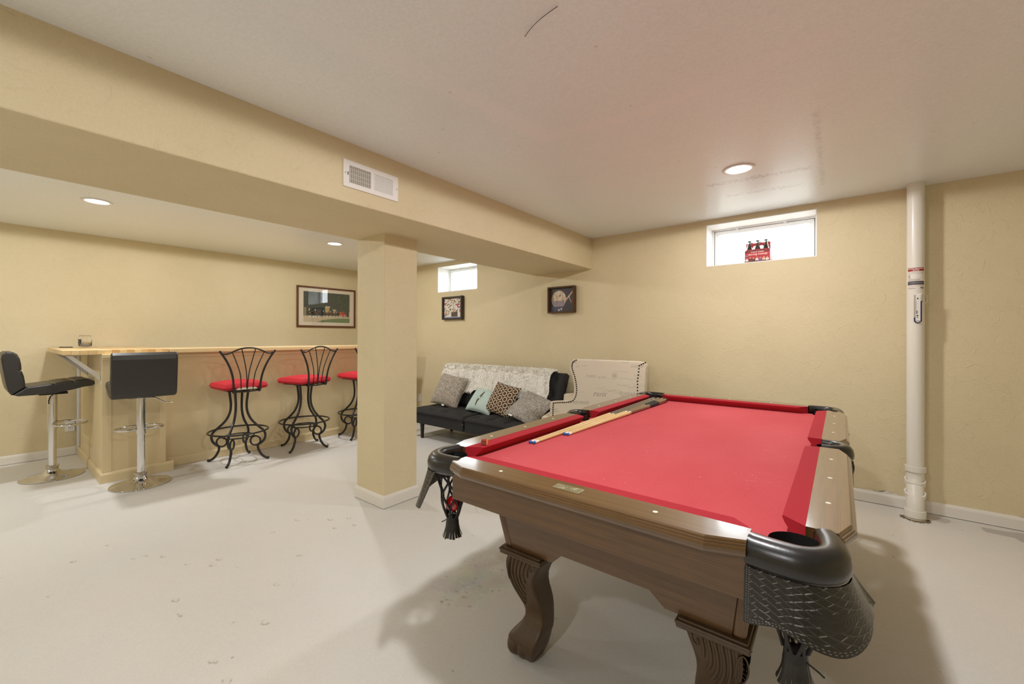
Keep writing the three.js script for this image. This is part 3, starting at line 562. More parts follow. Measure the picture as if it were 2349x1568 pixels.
// ---------------------------------------------------------------- bar
const mBarPaint = std({ map: (() => { const f = fbm(131, 5, 6), r = rng(133); return data(512, 512, (x, y) => { const k = (f(x / 512, y / 512) - 0.5) * 12 + (r() - 0.5) * 4; return [clamp(226 + k), clamp(207 + k), clamp(164 + k)]; }, 1.6, 1.6); })(), roughness: 0.42, bumpMap: grainBump, bumpScale: 0.0003 });
const mMetalWhite = std({ color: '#e6e4df', roughness: 0.35 });
const BT = 1.115;                                             // worktop height
{
  const b = thing('bar_counter', 'long cream panelled bar front behind the iron stools', 'bar', [-4.985, 0, -2.3]);
  const z0 = -3.62 + 2.3, z1 = -1.03 + 2.3;
  part('front_panel', span(-0.018, 0.018, 0, BT - 0.037, z0, z1), mBarPaint, b);
  part('base_trim', molding([[0, 0.002], [0.012, 0.002], [0.012, 0.07], [0.006, 0.085], [0, 0.088]], [0.018, 0, z1], [0.018, 0, z0], [1, 0, 0]), mBarPaint, b);
  part('end_panel', span(-1.2, -0.018, 0, BT - 0.037, z0, z0 + 0.03), mBarPaint, b);
  part('top_rail', rspan(0.018, 0.034, BT - 0.085, BT - 0.037, z0, z1, 0.003), mBarPaint, b);
  const c = thing('bar_end_cabinet', 'cream boxed bar end between the two chrome stools', 'cabinet', [-5.52, 0, -0.8]);
  const L = -0.70, Rr = 0.685, N = 0.20, F = -0.215, top = BT - 0.037;
  part('body', span(L, Rr, 0, top, F, N), mBarPaint, c);
  part('corner_strip', rspan(Rr, Rr + 0.008, 0.088, top, N - 0.055, N + 0.004, 0.002), mBarPaint, c);
  part('corner_strip', rspan(Rr, Rr + 0.008, 0.088, top, F, F + 0.045, 0.002), mBarPaint, c);
  part('top_molding', [rspan(Rr, Rr + 0.014, top - 0.05, top - 0.03, F, N + 0.004, 0.003), rspan(Rr, Rr + 0.020, top - 0.03, top, F, N + 0.004, 0.003)], mBarPaint, c);
  const bp = [[0, 0.001], [0.016, 0.001], [0.016, 0.068], [0.012, 0.08], [0.004, 0.09], [0, 0.09]];
  part('base_trim', molding(bp, [Rr, 0, N], [Rr, 0, F - 0.055], [1, 0, 0], 1, 0), mBarPaint, c);
  part('base_trim', molding(bp, [L, 0, N], [Rr, 0, N], [0, 0, 1], 0, 1), mBarPaint, c);
  for (const x of [0.60, -0.12]) {                             // diagonal flat-bar brackets under the overhang
    const g = [extrude([[N + 0.002, 0.855], [N + 0.002, 0.90], [N + 0.175, top - 0.001], [N + 0.205, top - 0.001], [N + 0.205, top - 0.008]], 0.028).rotateY(-Math.PI / 2), span(-0.014 - 0.014, 0, 0.82, top, N, N + 0.004), span(-0.028, 0, top - 0.004, top, N, N + 0.21)];
    part('bracket', g.map((q) => q.translate(x + 0.014, 0, 0)), mMetalWhite, c);
  }
  // butcher-block slab of separate staves
  const tones = [[0.97, 0.9, 0.8], [0.88, 0.76, 0.62], [0.76, 0.6, 0.45], [1, 0.97, 0.92], [0.93, 0.84, 0.72]].map((q) => phys({ map: pineTex, color: new THREE.Color().setRGB(...q), roughness: 0.38, clearcoat: 0.3, clearcoatRoughness: 0.3 }));
  const sl = thing('butcher_block_slab', 'thick butcher-block slab topping the bar end, jar on it', 'countertop', [-5.53, BT - 0.037, -0.71]);
  const r = rng(141), n = 14, d = 0.67 / n, order = [0, 3, 0, 4, 0, 3, 2, 0, 2, 3, 1, 2, 0, 1];
  for (let k = 0; k < n; k++) part('stave', rbox(1.33, 0.037, d - 0.0006, 0.0015, 0, 0.0185, 0.335 - d * (k + 0.5), 1), tones[order[k]], sl);
  const lt = single('bar_worktop', 'long narrow pale wood bar top along the cream bar', 'countertop', rspan(-0.36, 0.155, 0, 0.037, -1.285, 1.285, 0.003), tones[3], [-5.02, BT - 0.037, -2.335]);
}
{
  const t = single('wire_raceway', 'white vertical wire raceway where the bar meets the wall', 'raceway', [rspan(-0.02, 0.02, 0, 0.98, 0.0005, 0.022, 0.006), rspan(-0.024, 0.024, 0.22, 0.27, 0.0005, 0.026, 0.004)], std({ color: '#dfe3ea', roughness: 0.35 }), [-6.17, 0.095, -0.6]);
}
// jar and dark coaster on the slab
{
  const p = [-6.06, BT, -0.625];
  const j = thing('glass_jar', 'empty clear candle jar with a dark label on the slab', 'jar', p);
  part('glass', lathe([[0, 0.001], [0.044, 0.001], [0.049, 0.006], [0.050, 0.088], [0.047, 0.098], [0.042, 0.104], [0.042, 0.120], [0.040, 0.120], [0.040, 0.104], [0.045, 0.096], [0.047, 0.088], [0.046, 0.012], [0, 0.010]], 40), phys({ color: '#ffffff', transmission: 1, roughness: 0.02, thickness: 0.003, ior: 1.45 }), j);
  part('rim', [new THREE.TorusGeometry(0.042, 0.0025, 8, 36).rotateX(Math.PI / 2).translate(0, 0.119, 0)], std({ color: '#8d8676', metalness: 0.6, roughness: 0.35 }), j);
  part('wax', lathe([[0, 0.011], [0.0455, 0.012], [0.0455, 0.024], [0.03, 0.02], [0, 0.018]], 32), std({ color: '#b9b0a2', roughness: 0.5 }), j);
  const lb = tex(canvas(128, 128, (x, w, h) => { x.fillStyle = '#20202c'; x.fillRect(0, 0, w, h); x.strokeStyle = '#d8d4c8'; x.lineWidth = 4; x.strokeRect(8, 8, w - 16, h - 16); x.fillStyle = '#e8e2d4'; x.beginPath(); x.arc(64, 50, 20, 0, 7); x.stroke(); x.font = '20px serif'; x.fillText('candle', 34, 100); }));
  part('label', grid(10, 1, (u, v) => { const a = 1.75 + (u - 0.5) * 1.1; return [Math.sin(a - 1.35) * 0.0505, 0.03 + v * 0.056, Math.cos(a - 1.35) * 0.0505]; }), std({ map: lb, roughness: 0.6, side: THREE.DoubleSide }), j, true);
  const c = single('coaster', 'thin black coaster lying beside the jar', 'coaster', rbox(0.11, 0.008, 0.09, 0.003, 0, 0.004, 0), std({ color: '#16150f', roughness: 0.5 }), [-6.12, BT, -0.495]);
}

// ---------------------------------------------------------------- chrome gas-lift stools
{
  const mChrome = std({ color: '#dcdcdc', metalness: 1, roughness: 0.07 });
  const mVinylSeat = phys({ color: '#2b2926', roughness: 0.42, clearcoat: 0.25, clearcoatRoughness: 0.35, bumpMap: grainBump, bumpScale: 0.0004 });
  function chromeStool(x, z, turn, label) {                   // model faces local +x
    const t = thing('swivel_bar_stool', label, 'bar stool', [x, 0, z], turn, 'chrome swivel bar stools');
    part('base', lathe([[0, 0.001], [0.196, 0.001], [0.2, 0.004], [0.196, 0.009], [0.15, 0.016], [0.10, 0.026], [0.06, 0.042], [0.042, 0.062], [0.037, 0.076], [0, 0.076]], 56), mChrome, t);
    part('collar', lathe([[0.030, 0.074], [0.040, 0.078], [0.046, 0.098], [0.044, 0.10], [0.032, 0.10]], 32), mChrome, t);
    part('gas_column', cyl(0.0265, 0.0265, 0.36, 0, 0.27, 0, 32), mChrome, t);
    part('sleeve', [cyl(0.031, 0.031, 0.31, 0, 0.575, 0, 32), cyl(0.033, 0.033, 0.008, 0, 0.424, 0, 32)], mChrome, t);
    const fr = []; for (let k = 0; k <= 24; k++) { const a = -Math.PI * 0.86 + 2 * Math.PI * 0.86 * k / 24; fr.push([0.10 + 0.115 * Math.cos(a), 0.455 + 0.0, 0.155 * Math.sin(a) * (1 - 0.1 * Math.cos(a))]); }
    fr.unshift([0.02, 0.455, -0.028]); fr.push([0.02, 0.455, 0.028]);
    part('footrest', tube(fr, 0.0095, 64, 10), mChrome, t);
    part('lever', [tube([[0, 0.715, 0.03], [-0.02, 0.71, 0.09], [-0.035, 0.675, 0.14], [-0.04, 0.665, 0.2]], 0.005, 20, 8)], mChrome, t);
    part('mount_plate', rbox(0.17, 0.02, 0.17, 0.005, 0, 0.735, 0), mBlackRubber, t);
    const W = 0.40;
    const seat = [[-0.235, 0.755], [-0.207, 0.742], [-0.12, 0.742], [0, 0.747], [0.094, 0.765], [0.17, 0.785], [0.222, 0.79], [0.238, 0.806], [0.232, 0.832], [0.20, 0.852], [0.16, 0.853], [0.115, 0.846], [0.108, 0.838], [0.10, 0.845], [0.05, 0.842], [0.0, 0.834], [-0.008, 0.826], [-0.016, 0.831], [-0.08, 0.822], [-0.16, 0.815]];
    const back = [[-0.240, 0.752], [-0.168, 0.812], [-0.170, 0.86], [-0.176, 0.905], [-0.187, 0.945], [-0.196, 0.951], [-0.188, 0.957], [-0.190, 1.0], [-0.198, 1.05], [-0.212, 1.085], [-0.235, 1.103], [-0.268, 1.104], [-0.290, 1.085], [-0.296, 1.05], [-0.288, 0.98], [-0.278, 0.90], [-0.268, 0.83], [-0.258, 0.785]];
    part('seat', extrude(seat, W - 0.03, 0.015, [], 4).translate(0, 0, -W / 2 + 0.015), mVinylSeat, t);
    part('backrest', extrude(back, W - 0.03, 0.015, [], 4).translate(0, 0, -W / 2 + 0.015), mVinylSeat, t);
  }
  chromeStool(-5.42, -0.358, R(92), 'black chrome stool seen side-on at the bar end by the outlet');
  chromeStool(-4.58, -0.80, R(176), 'black chrome stool with its square back towards us before the bar end');
}

// ---------------------------------------------------------------- wrought-iron stools
{
  const mIron = phys({ color: '#131313', roughness: 0.38, clearcoat: 0.3 });
  const mRedSeat = phys({ color: '#c01525', roughness: 0.75, sheen: 0.3, sheenColor: new THREE.Color().setRGB(1, 0.3, 0.35), bumpMap: grainBump, bumpScale: 0.0004 });
  const legPts = [[0.085, 0.695], [0.078, 0.64], [0.070, 0.56], [0.078, 0.48], [0.115, 0.40], [0.175, 0.335], [0.222, 0.29], [0.240, 0.245], [0.228, 0.195], [0.198, 0.163], [0.176, 0.150], [0.172, 0.128], [0.180, 0.095], [0.205, 0.05], [0.238, 0.02], [0.262, 0.012]];
  function ironStool(x, z, turn, legTurn, label, worn) {      // faces local -x, backrest at +x
    const t = thing('iron_bar_stool', label, 'bar stool', [x, 0, z], turn, 'wrought-iron bar stools with red seats');
    for (let k = 0; k < 4; k++) {
      const a = legTurn + k * Math.PI / 2, c = Math.cos(a), s = Math.sin(a);
      const lg = part('leg', [tube(legPts.map(([r, y]) => [r * c, y, r * s]), 0.0115, 60, 8), ball(0.0135, 0.264 * c, 0.0135, 0.264 * s)], mIron, t);
      const ring = []; for (let i = 0; i < 18; i++) { const q = i / 18 * 2 * Math.PI, r = 0.150 + 0.045 * Math.cos(q); ring.push([r * c, 0.19 + 0.045 * Math.sin(q), r * s]); }
      part('scroll', tube(ring, 0.0085, 36, 8, true), mIron, lg);
    }
    const circ = (r, y) => { const p = []; for (let i = 0; i < 28; i++) { const q = i / 28 * 2 * Math.PI; p.push([r * Math.cos(q), y, r * Math.sin(q)]); } return p; };
    part('footrest_ring', tube(circ(0.252, 0.298), 0.0085, 80, 8, true), mIron, t);
    part('brace_ring', tube(circ(0.132, 0.243), 0.0065, 60, 8, true), mIron, t);
    part('seat_plate', [cyl(0.10, 0.10, 0.016, 0, 0.70, 0, 28), rbox(0.30, 0.012, 0.30, 0.004, 0, 0.712, 0)], mIron, t);
    const S = 0.41, n = 26;
    const face = (up) => grid(n, n, (u, v) => {
      const a = u * 2 - 1, b = v * 2 - 1, e = Math.pow(1 - Math.pow(Math.abs(a), 10), 0.22) * Math.pow(1 - Math.pow(Math.abs(b), 10), 0.22), sq = 1 - 0.05 * a * a * b * b;
      return [a * S / 2 * sq, 0.746 + (up ? 0.034 + 0.026 * (1 - a * a) * (1 - b * b) : -0.028) * e, (up ? -1 : 1) * b * S / 2 * sq];
    });
    const st = part('seat', [face(true), face(false)], mRedSeat, t);
    if (worn) part('bare_foam', grid(12, 4, (u, v) => { const b = (u - 0.5) * 0.19, h = 0.034 * Math.sqrt(Math.max(0, 1 - Math.pow(u * 2 - 1, 2))); return [S / 2 + 0.0015 - 0.010 * v * v, 0.722 + h * v, b]; }), std({ color: '#e9e3cf', roughness: 0.9, side: THREE.DoubleSide }), st).userData.label = 'pale foam showing where the red cover is torn';
    const lean = (y) => S / 2 - 0.005 + (y - 0.70) * 0.10;
    const P = (u, y) => [lean(y), y, u];
    for (const e of [1, -1]) part('upright', [tube([[S / 2 - 0.05, 0.712, e * 0.108], P(e * 0.112, 0.70), P(e * 0.116, 0.76), P(e * 0.125, 0.84), P(e * 0.150, 0.93), P(e * 0.186, 1.01), P(e * 0.232, 1.085)], 0.0095, 40, 8), ball(0.011, ...P(e * 0.236, 1.09))], mIron, t);
    part('crown', tube([[-0.228, 1.078], [-0.195, 1.066], [-0.16, 1.073], [-0.11, 1.098], [-0.055, 1.117], [0, 1.122], [0.055, 1.117], [0.11, 1.098], [0.16, 1.073], [0.195, 1.066], [0.228, 1.078]].map((q) => P(...q)), 0.0075, 60, 8), mIron, t);
    for (const e of [1, -1]) {
      part('spindle', tube([P(e * 0.052, 0.70), P(e * 0.054, 0.78), P(e * 0.066, 0.88), P(e * 0.098, 0.98), P(e * 0.138, 1.082)], 0.0048, 30, 6), mIron, t);
      part('spindle', tube([P(e * 0.004, 0.70), P(e * 0.005, 0.80), P(e * 0.014, 0.90), P(e * 0.036, 1.01), P(e * 0.060, 1.114)], 0.0048, 30, 6), mIron, t);
    }
    part('back_bar', tube([P(-0.116, 0.705), P(0, 0.700), P(0.116, 0.705)], 0.007, 16, 8), mIron, t);
  }
  ironStool(-4.69, -1.555, R(1), R(40), 'iron stool with a torn red seat, nearest the bar end', true);
  ironStool(-4.688, -2.20, R(14), R(26 + 14 + 30), 'iron stool with a whole red seat in the middle of the three', false);
  ironStool(-4.69, -2.885, R(4), R(58), 'iron stool half hidden by the cream column', false);
}

// ---------------------------------------------------------------- futon, throw, pillows, armchair
{
  const mBlackCloth = std({ color: '#232324', roughness: 0.8, bumpMap: grainBump, bumpScale: 0.0005 });
  const mDarkLeg = std({ color: '#17120e', roughness: 0.45 });
  const fx = -3.25, f = thing('futon', 'black tufted split futon sofa against the window wall', 'sofa', [fx, 0, -3.55]);
  const zf = 0.30, zb = -0.28;
  function pad(w, d, h, tx, tz, seams) {                       // tufted cushion, origin at its underside centre
    const nu = 56, nv = 40;
    const top = (u, v) => {
      const x = (u - 0.5) * w, z = (v - 0.5) * d, a = Math.abs(u * 2 - 1), b = Math.abs(v * 2 - 1), e = Math.pow(1 - Math.pow(a, 14), 0.5) * Math.pow(1 - Math.pow(b, 10), 0.5);
      let y = h + 0.008 * (1 - a * a) * (1 - b * b);
      for (let i = 0; i < tx; i++) for (let j = 0; j < tz; j++) { const X = ((i + 0.5) / tx - 0.5) * w, Z = ((j + 0.5) / tz - 0.5) * d, q = ((x - X) ** 2 + (z - Z) ** 2); y -= 0.018 * Math.exp(-q / 0.0011) + 0.010 * Math.exp(-q / 0.006); }
      if (seams) for (let i = 0; i < tx; i++) { const X = ((i + 0.5) / tx - 0.5) * w; y -= 0.012 * Math.exp(-((x - X) ** 2) / 0.00012); }
      return [x, y * e + 0.012 * (1 - e), z];
    };
    return [grid(nu, nv, (u, v) => top(u, 1 - v)), span(-w / 2, w / 2, 0, 0.02, -d / 2, d / 2)];
  }
  [[-0.95, -0.005, 'n'], [0.005, 0.90, 'y']].forEach(([a, b, k]) => {
    const w = b - a - 0.004, xc = (a + b) / 2;
    part('seat_base', rspan(a + 0.006, b - 0.006, 0.18, 0.302, zb, zf - 0.004, 0.012), mBlackCloth, f);
    const s = part('seat_pad', pad(w, zf - zb + 0.012, 0.058, 4, 3, k === 'y').map((g) => g.translate(xc, 0.300, (zf + zb) / 2)), mBlackCloth, f);
    part('piping', tube([[a + 0.008, 0.318, zf + 0.004], [xc, 0.318, zf + 0.006], [b - 0.008, 0.318, zf + 0.004]], 0.006, 24, 6), mBlackCloth, s);
    const bk = pad(w, 0.52, 0.07, 4, 3, false).map((g) => g.rotateX(R(66)).translate(xc, 0.585, -0.315));
    part('backrest', bk, mBlackCloth, f);
  });
  part('back_shell', [span(-0.94, 0.89, -0.26, 0.26, -0.05, 0.0).rotateX(R(-24)).translate(0, 0.585, -0.317)], mBlackCloth, f);
  for (const x of [-0.745, 0.72]) for (const z of [zf - 0.045, zb + 0.05]) part('leg', [cyl(0.026, 0.017, 0.182, x, 0.091, z, 18)], mDarkLeg, f);
  part('center_leg', cyl(0.024, 0.018, 0.182, 0, 0.091, zb + 0.1, 16), mDarkLeg, f);
  part('bracket_bolt', ball(0.005, -0.012, 0.262, zf, 8, 6), std({ color: '#d8d8d8', metalness: 1, roughness: 0.2 }), f);

  // shaggy throw over the backrest: bent sheet plus tufts
  const mFur = phys({ color: '#fffcf2', roughness: 1, sheen: 0.6, sheenColor: new THREE.Color().setRGB(1, 0.98, 0.93), side: THREE.DoubleSide });
  const t = thing('fur_throw', 'shaggy cream fur throw draped over the futon back', 'throw', [fx, 0, -3.55]);
  const X0t = -0.945, X1t = 0.775;
  const sheet = (u, v) => {                                    // v: 0 front hem .. 1 rear hem
    const x = mix(X0t, X1t, u), L = v * 0.62, hem = 0.02 * Math.sin(x * 17) + 0.015 * Math.sin(x * 41);
    const dirF = [Math.cos(R(66)), Math.sin(R(66))];             // up the front of the back
    const b0 = [0.555 + hem * (1 - v), -0.175];
    const end = Math.min(1, Math.min(u, 1 - u) / 0.02), wob = 0.006 * Math.sin(x * 23 + L * 11) + 0.005 * Math.sin(x * 51);
    let y, z;
    if (L < 0.30) { y = b0[0] + L * dirF[1]; z = b0[1] - L * dirF[0] + wob; }
    else if (L < 0.42) { const a = (L - 0.30) / 0.12 * Math.PI, cy = 0.555 + 0.30 * dirF[1], cz = -0.175 - 0.30 * dirF[0]; y = cy + Math.sin(a) * 0.036; z = cz - 0.06 + Math.cos(a) * 0.06 + wob * 0.5; }
    else { y = 0.555 + 0.30 * dirF[1] - (L - 0.42) * 0.95; z = -0.175 - 0.30 * dirF[0] - 0.125; }
    return [x + 0.012 * Math.sin(L * 19) * (u < 0.1 || u > 0.9 ? 1 : 0), y - 0.012 * (1 - end), z];
  };
  part('backing', [grid(80, 40, sheet)], mFur, t);
  const r = rng(151), pos = [];
  for (let i = 0; i < 14000; i++) {
    const u = r(), v = r() * 0.72, p = V(...sheet(u, v)), q = V(...sheet(Math.min(1, u + 0.01), v)), w = V(...sheet(u, Math.min(1, v + 0.01)));
    const nrm = w.clone().sub(p).cross(q.clone().sub(p)).normalize(), sn = nrm.clone(); if (v < 0.4 && nrm.z < 0) nrm.negate();
    if (v >= 0.4 && nrm.y < 0) nrm.negate();
    sn.copy(nrm).add(V((r() - 0.5) * 0.5, (r() - 0.5) * 0.5, (r() - 0.5) * 0.5)).normalize();
    const clump = Math.sin(u * 60 + Math.sin(v * 30)) * 0.5, len = 0.014 + r() * 0.018, d = nrm.multiplyScalar(0.55).add(V((r() - 0.5) * 0.9 + clump * 0.6, (v < 0.45 ? -0.75 : 0.1) + (r() - 0.5) * 0.7, (r() - 0.5) * 0.4)).normalize();
    const s = d.clone().cross(sn).normalize().multiplyScalar(0.0026 + r() * 0.0026), m = p.clone().addScaledVector(d, len * 0.6).addScaledVector(V(0, -1, 0), len * 0.08), e = p.clone().addScaledVector(d, len).addScaledVector(V(0, -1, 0), len * 0.3);
    pos.push(...p.clone().sub(s).toArray(), ...p.clone().add(s).toArray(), ...m.clone().add(s).toArray(), ...p.clone().sub(s).toArray(), ...m.clone().add(s).toArray(), ...m.clone().sub(s).toArray(), ...m.clone().sub(s).toArray(), ...m.clone().add(s).toArray(), ...e.toArray());
  }
  const fg = new THREE.BufferGeometry(); fg.setAttribute('position', new THREE.BufferAttribute(new Float32Array(pos), 3)); fg.computeVertexNormals();
  part('fur', fg, mFur, t).userData.kind = 'stuff';

  // pillows
  function pillowGeo(w, h, th, crease = 0, seed = 1) {
    const n = 30, q = rng(seed), ph = q() * 6;
    const f1 = (s) => grid(n, n, (u, v) => {
      const a = u * 2 - 1, b = v * 2 - 1, k = Math.pow(Math.max(0, (1 - a * a) * (1 - b * b)), 0.42), sx = 1 - 0.055 * (1 - b * b) * a * a, sy = 1 - 0.055 * (1 - a * a) * b * b;
      const wr = crease * (Math.exp(-(((b - 0.25 + 0.3 * a) ** 2) / 0.004)) + 0.8 * Math.exp(-(((b + 0.2 + 0.5 * a - 0.2) ** 2) / 0.003)) * (a > 0 ? 1 : 0)) + 0.02 * Math.sin(a * 5 + ph) * Math.sin(b * 4 + ph);
      return [(s > 0 ? 1 : -1) * a * w / 2 * sx, b * h / 2 * sy, s * th / 2 * k * (1 - wr)];
    });
    return [f1(1), f1(-1)];
  }
  const tweed = (seed, cols, warm) => { const q = rng(seed); return tex(canvas(256, 256, (x, w, h) => { x.fillStyle = cols[0]; x.fillRect(0, 0, w, h); for (let i = 0; i < 5200; i++) { x.fillStyle = q() < warm ? cols[4] : cols[1 + (q() * 3 | 0)]; const a = q() * w, b = q() * h, hz = q() < 0.5; x.fillRect(a, b, hz ? 5 : 2, hz ? 2 : 5); } }), 1, 1); };
  const mTweedA = std({ map: tweed(161, ['#9d9488', '#d9d1c2', '#6d665e', '#b6ada0', '#b88a4a'], 0.06), roughness: 0.95, bumpMap: grainBump, bumpScale: 0.001 });
  const mTweedB = std({ map: tweed(171, ['#a39d93', '#d4cfc4', '#6a665f', '#b9b3a8', '#8d867b'], 0.03), roughness: 0.95, bumpMap: grainBump, bumpScale: 0.001 });
  const mAqua = std({ color: '#c3d8d0', roughness: 0.8, bumpMap: grainBump, bumpScale: 0.0006 });
  const mHex = std({ map: tex(canvas(512, 512, (x, w, h) => {
    x.fillStyle = '#5d4022'; x.fillRect(0, 0, w, h); const s = 102;
    for (let j = -1; j < 7; j++) for (let i = -1; i < 7; i++) for (const off of [0]) {
      const cx = i * s + (j % 2 ? s / 2 : 0), cy = j * s * 0.86;
      x.strokeStyle = '#e9e2d2'; x.lineWidth = 10; x.beginPath(); for (let k = 0; k <= 8; k++) { const a = (k + 0.5) / 8 * 6.283; x[k ? 'lineTo' : 'moveTo'](cx + Math.cos(a) * 37, cy + Math.sin(a) * 37); } x.closePath(); x.stroke();
      x.strokeStyle = '#b9a888'; x.lineWidth = 5; for (const d of [0, 1, 2]) { const a = d * Math.PI / 3; x.beginPath(); x.moveTo(cx + Math.cos(a) * 40, cy + Math.sin(a) * 40); x.lineTo(cx + Math.cos(a) * 64, cy + Math.sin(a) * 64); x.stroke(); }
    }
  })), roughness: 0.9, bumpMap: grainBump, bumpScale: 0.0006 });
  const P = [fx, 0, -3.55];
  function pillow(name, label, x, y, z, rx, ry, rz, geo, m) {
    const g = thing(name, label, 'pillow', [x, y, z], 0, 'throw pillows on the futon');
    g.rotation.order = 'YXZ'; g.rotation.set(rx, ry, rz);
    part('cover', geo, m, g, true);
    return g;
  }
  let p = pillow('throw_pillow', 'wrinkled grey tweed pillow with amber flecks at the open end', -3.905, 0.545, -3.655, R(-27), R(6), R(-7), pillowGeo(0.46, 0.42, 0.15, 0.22, 3), mTweedA);
  part('tag', rbox(0.04, 0.02, 0.002, 0.0008, 0.02, -0.20, 0.03), mWhite, p);
  p = pillow('throw_pillow', 'pale aqua pillow with a button and brown band', -3.29, 0.475, -3.62, R(-40), R(3), R(-6), pillowGeo(0.38, 0.31, 0.15, 0, 5), mAqua);
  part('button', new THREE.SphereGeometry(0.017, 14, 10).scale(1, 1, 0.6).translate(-0.01, 0.0, 0.072), mAqua, p);
  part('band', grid(3, 16, (u, v) => { const b = v * 2 - 1; return [-0.01 + (u - 0.5) * 0.022 * Math.sin(Math.PI * (0.06 + 0.88 * v)) + 0.012 * Math.sin(b * 3), b * 0.145, 0.0752 * Math.pow(Math.max(0, 1 - b * b), 0.42) + 0.002]; }), std({ color: '#53402c', roughness: 0.8, side: THREE.DoubleSide }), p);
  const pl = []; for (let k = 0; k < 22; k++) { const a = k / 22 * 6.283; pl.push(tube([[-0.01 + Math.cos(a) * 0.018, Math.sin(a) * 0.018, 0.0735], [-0.01 + Math.cos(a) * 0.06, Math.sin(a) * 0.05, 0.0705], [-0.01 + Math.cos(a) * 0.095, Math.sin(a) * 0.075, 0.060]], 0.0025, 8, 5)); }
  part('pleats', pl, mAqua, p).userData.kind = 'stuff';
  p = pillow('throw_pillow', 'brown pillow with white octagon lattice pattern', -2.995, 0.525, -3.62, R(-30), R(4), R(-10), pillowGeo(0.36, 0.37, 0.12, 0, 7), mHex);
  part('piping', tube([[0.178, 0.165, 0.004], [0.168, 0.05, 0.004], [0.168, -0.05, 0.004], [0.178, -0.165, 0.004]], 0.0035, 16, 6), mAqua, p);
  p = pillow('throw_pillow', 'plain grey tweed pillow tipped on its corner by the armchair', -2.56, 0.485, -3.545, 0, 0, 0, pillowGeo(0.38, 0.40, 0.14, 0, 9), mTweedB);
  { const X = V(0.96, -0.27, 0.02).normalize(), Y = V(0.17, 0.52, -0.83), Z = X.clone().cross(Y).normalize(); Y.copy(Z).cross(X); p.quaternion.setFromRotationMatrix(new THREE.Matrix4().makeBasis(X, Y, Z)); }
  part('tag', rbox(0.045, 0.022, 0.002, 0.0008, -0.10, -0.20, 0.02), mWhite, p);

  // wing chair printed with faded handwriting
  const script = tex(canvas(1024, 1024, (x, w, h) => {
    const q = rng(181); x.fillStyle = '#dfd3bd'; x.fillRect(0, 0, w, h);
    for (let i = 0; i < 700; i++) { x.fillStyle = `rgba(${q() < 0.5 ? '200,186,160' : '236,228,212'},0.25)`; x.fillRect(q() * w, q() * h, 1 + q() * 14, 1); }
    const scrawl = (a, b, len, amp, al) => { x.strokeStyle = `rgba(112,102,96,${al})`; x.lineWidth = 1.2 + q(); x.beginPath(); x.moveTo(a, b); let X = a; while (X < a + len) { const s = 5 + q() * 9; x.bezierCurveTo(X + s * 0.2, b - amp * (0.3 + q()), X + s * 0.9, b - amp * q(), X + s, b + (q() - 0.5) * 2); X += s; if (q() < 0.16) { X += 8; x.moveTo(X, b); } } x.stroke(); };
    for (let i = 0; i < 120; i++) { x.save(); x.translate(q() * w, q() * h); x.rotate((q() - 0.5) * 0.35); scrawl(0, 0, 30 + q() * 80, 10 + q() * 22, 0.2 + q() * 0.32); x.restore(); }
    const words = ['Paris', 'Postale', 'CARTE', 'Magasin', 'Romancy', 'Louis', 'PARIS', 'Lettre', 'Souvenir', 'Avril'];
    for (let i = 0; i < 46; i++) { x.fillStyle = `rgba(116,106,98,${0.35 + q() * 0.3})`; x.font = `italic ${22 + q() * 34 | 0}px serif`; x.fillText(words[q() * words.length | 0], q() * w - 30, q() * h); }
    for (let i = 0; i < 16; i++) { const a = q() * w, b = q() * h, rr = 20 + q() * 16; x.strokeStyle = 'rgba(112,104,104,0.5)'; for (let k = 0; k < 3; k++) { x.lineWidth = 1.6; x.beginPath(); x.ellipse(a, b, rr - k * 7, (rr - k * 7) * 1.15, 0, 0, 7); x.stroke(); } for (let k = 0; k < 7; k++) { x.beginPath(); x.moveTo(a - rr * 0.4, b - 10 + k * 3); x.lineTo(a + rr * 0.4, b - 10 + k * 3 + q() * 3); x.stroke(); } }
  }), 1.1, 1.1);
  script.repeat.x *= -1;
  const mScript = std({ map: script, roughness: 0.85, bumpMap: grainBump, bumpScale: 0.0004 });
  const c = thing('wing_armchair', 'cream wing armchair printed with faded script and dark nailheads', 'armchair', [-1.30, 0, -3.455], R(198));
  const curveTop = new THREE.SplineCurve([[0.849, 0.50], [0.845, 0.620], [0.825, 0.641], [0.72, 0.652], [0.66, 0.664], [0.632, 0.695], [0.620, 0.745], [0.622, 0.80], [0.636, 0.87], [0.657, 0.93], [0.664, 0.975], [0.652, 1.012], [0.62, 1.034]].map((a) => new THREE.Vector2(...a))).getPoints(48).map((a) => [a.x, a.y]);
  const side = [[0.03, 0.16], [0.849, 0.16], ...curveTop, [0.4, 1.033], [0.05, 1.026], [0.0, 1.02], [-0.012, 1.0], [0.002, 0.78]];
  for (const a of side) a[0] *= 0.975;
  const Wc = 0.60, th = 0.06, far = side.map(([a, b]) => [a, b > 0.7 ? 0.7 + (b - 0.7) * 0.86 : b]);
  part('side_panel', extrude(side, th - 0.02, 0.01, [], 3).translate(0, 0, 0.01), mScript, c);
  part('side_panel', extrude(far, th - 0.02, 0.01, [], 3).translate(0, 0, Wc - th + 0.01), mScript, c);
  part('back', extrude([[0.02, 0.16], [0.15, 0.40], [0.14, 0.75], [0.11, 0.98], [0.0, 0.985], [-0.010, 0.97], [0.002, 0.78]], Wc - 2 * th, 0).translate(0, 0, th), mScript, c);
  part('seat_cushion', [rbox(0.70, 0.12, Wc - 2 * th - 0.006, 0.035, 0.50, 0.445, Wc / 2, 4), rbox(0.10, 0.12, Wc + 0.01, 0.035, 0.865, 0.445, Wc / 2, 4)], mScript, c);
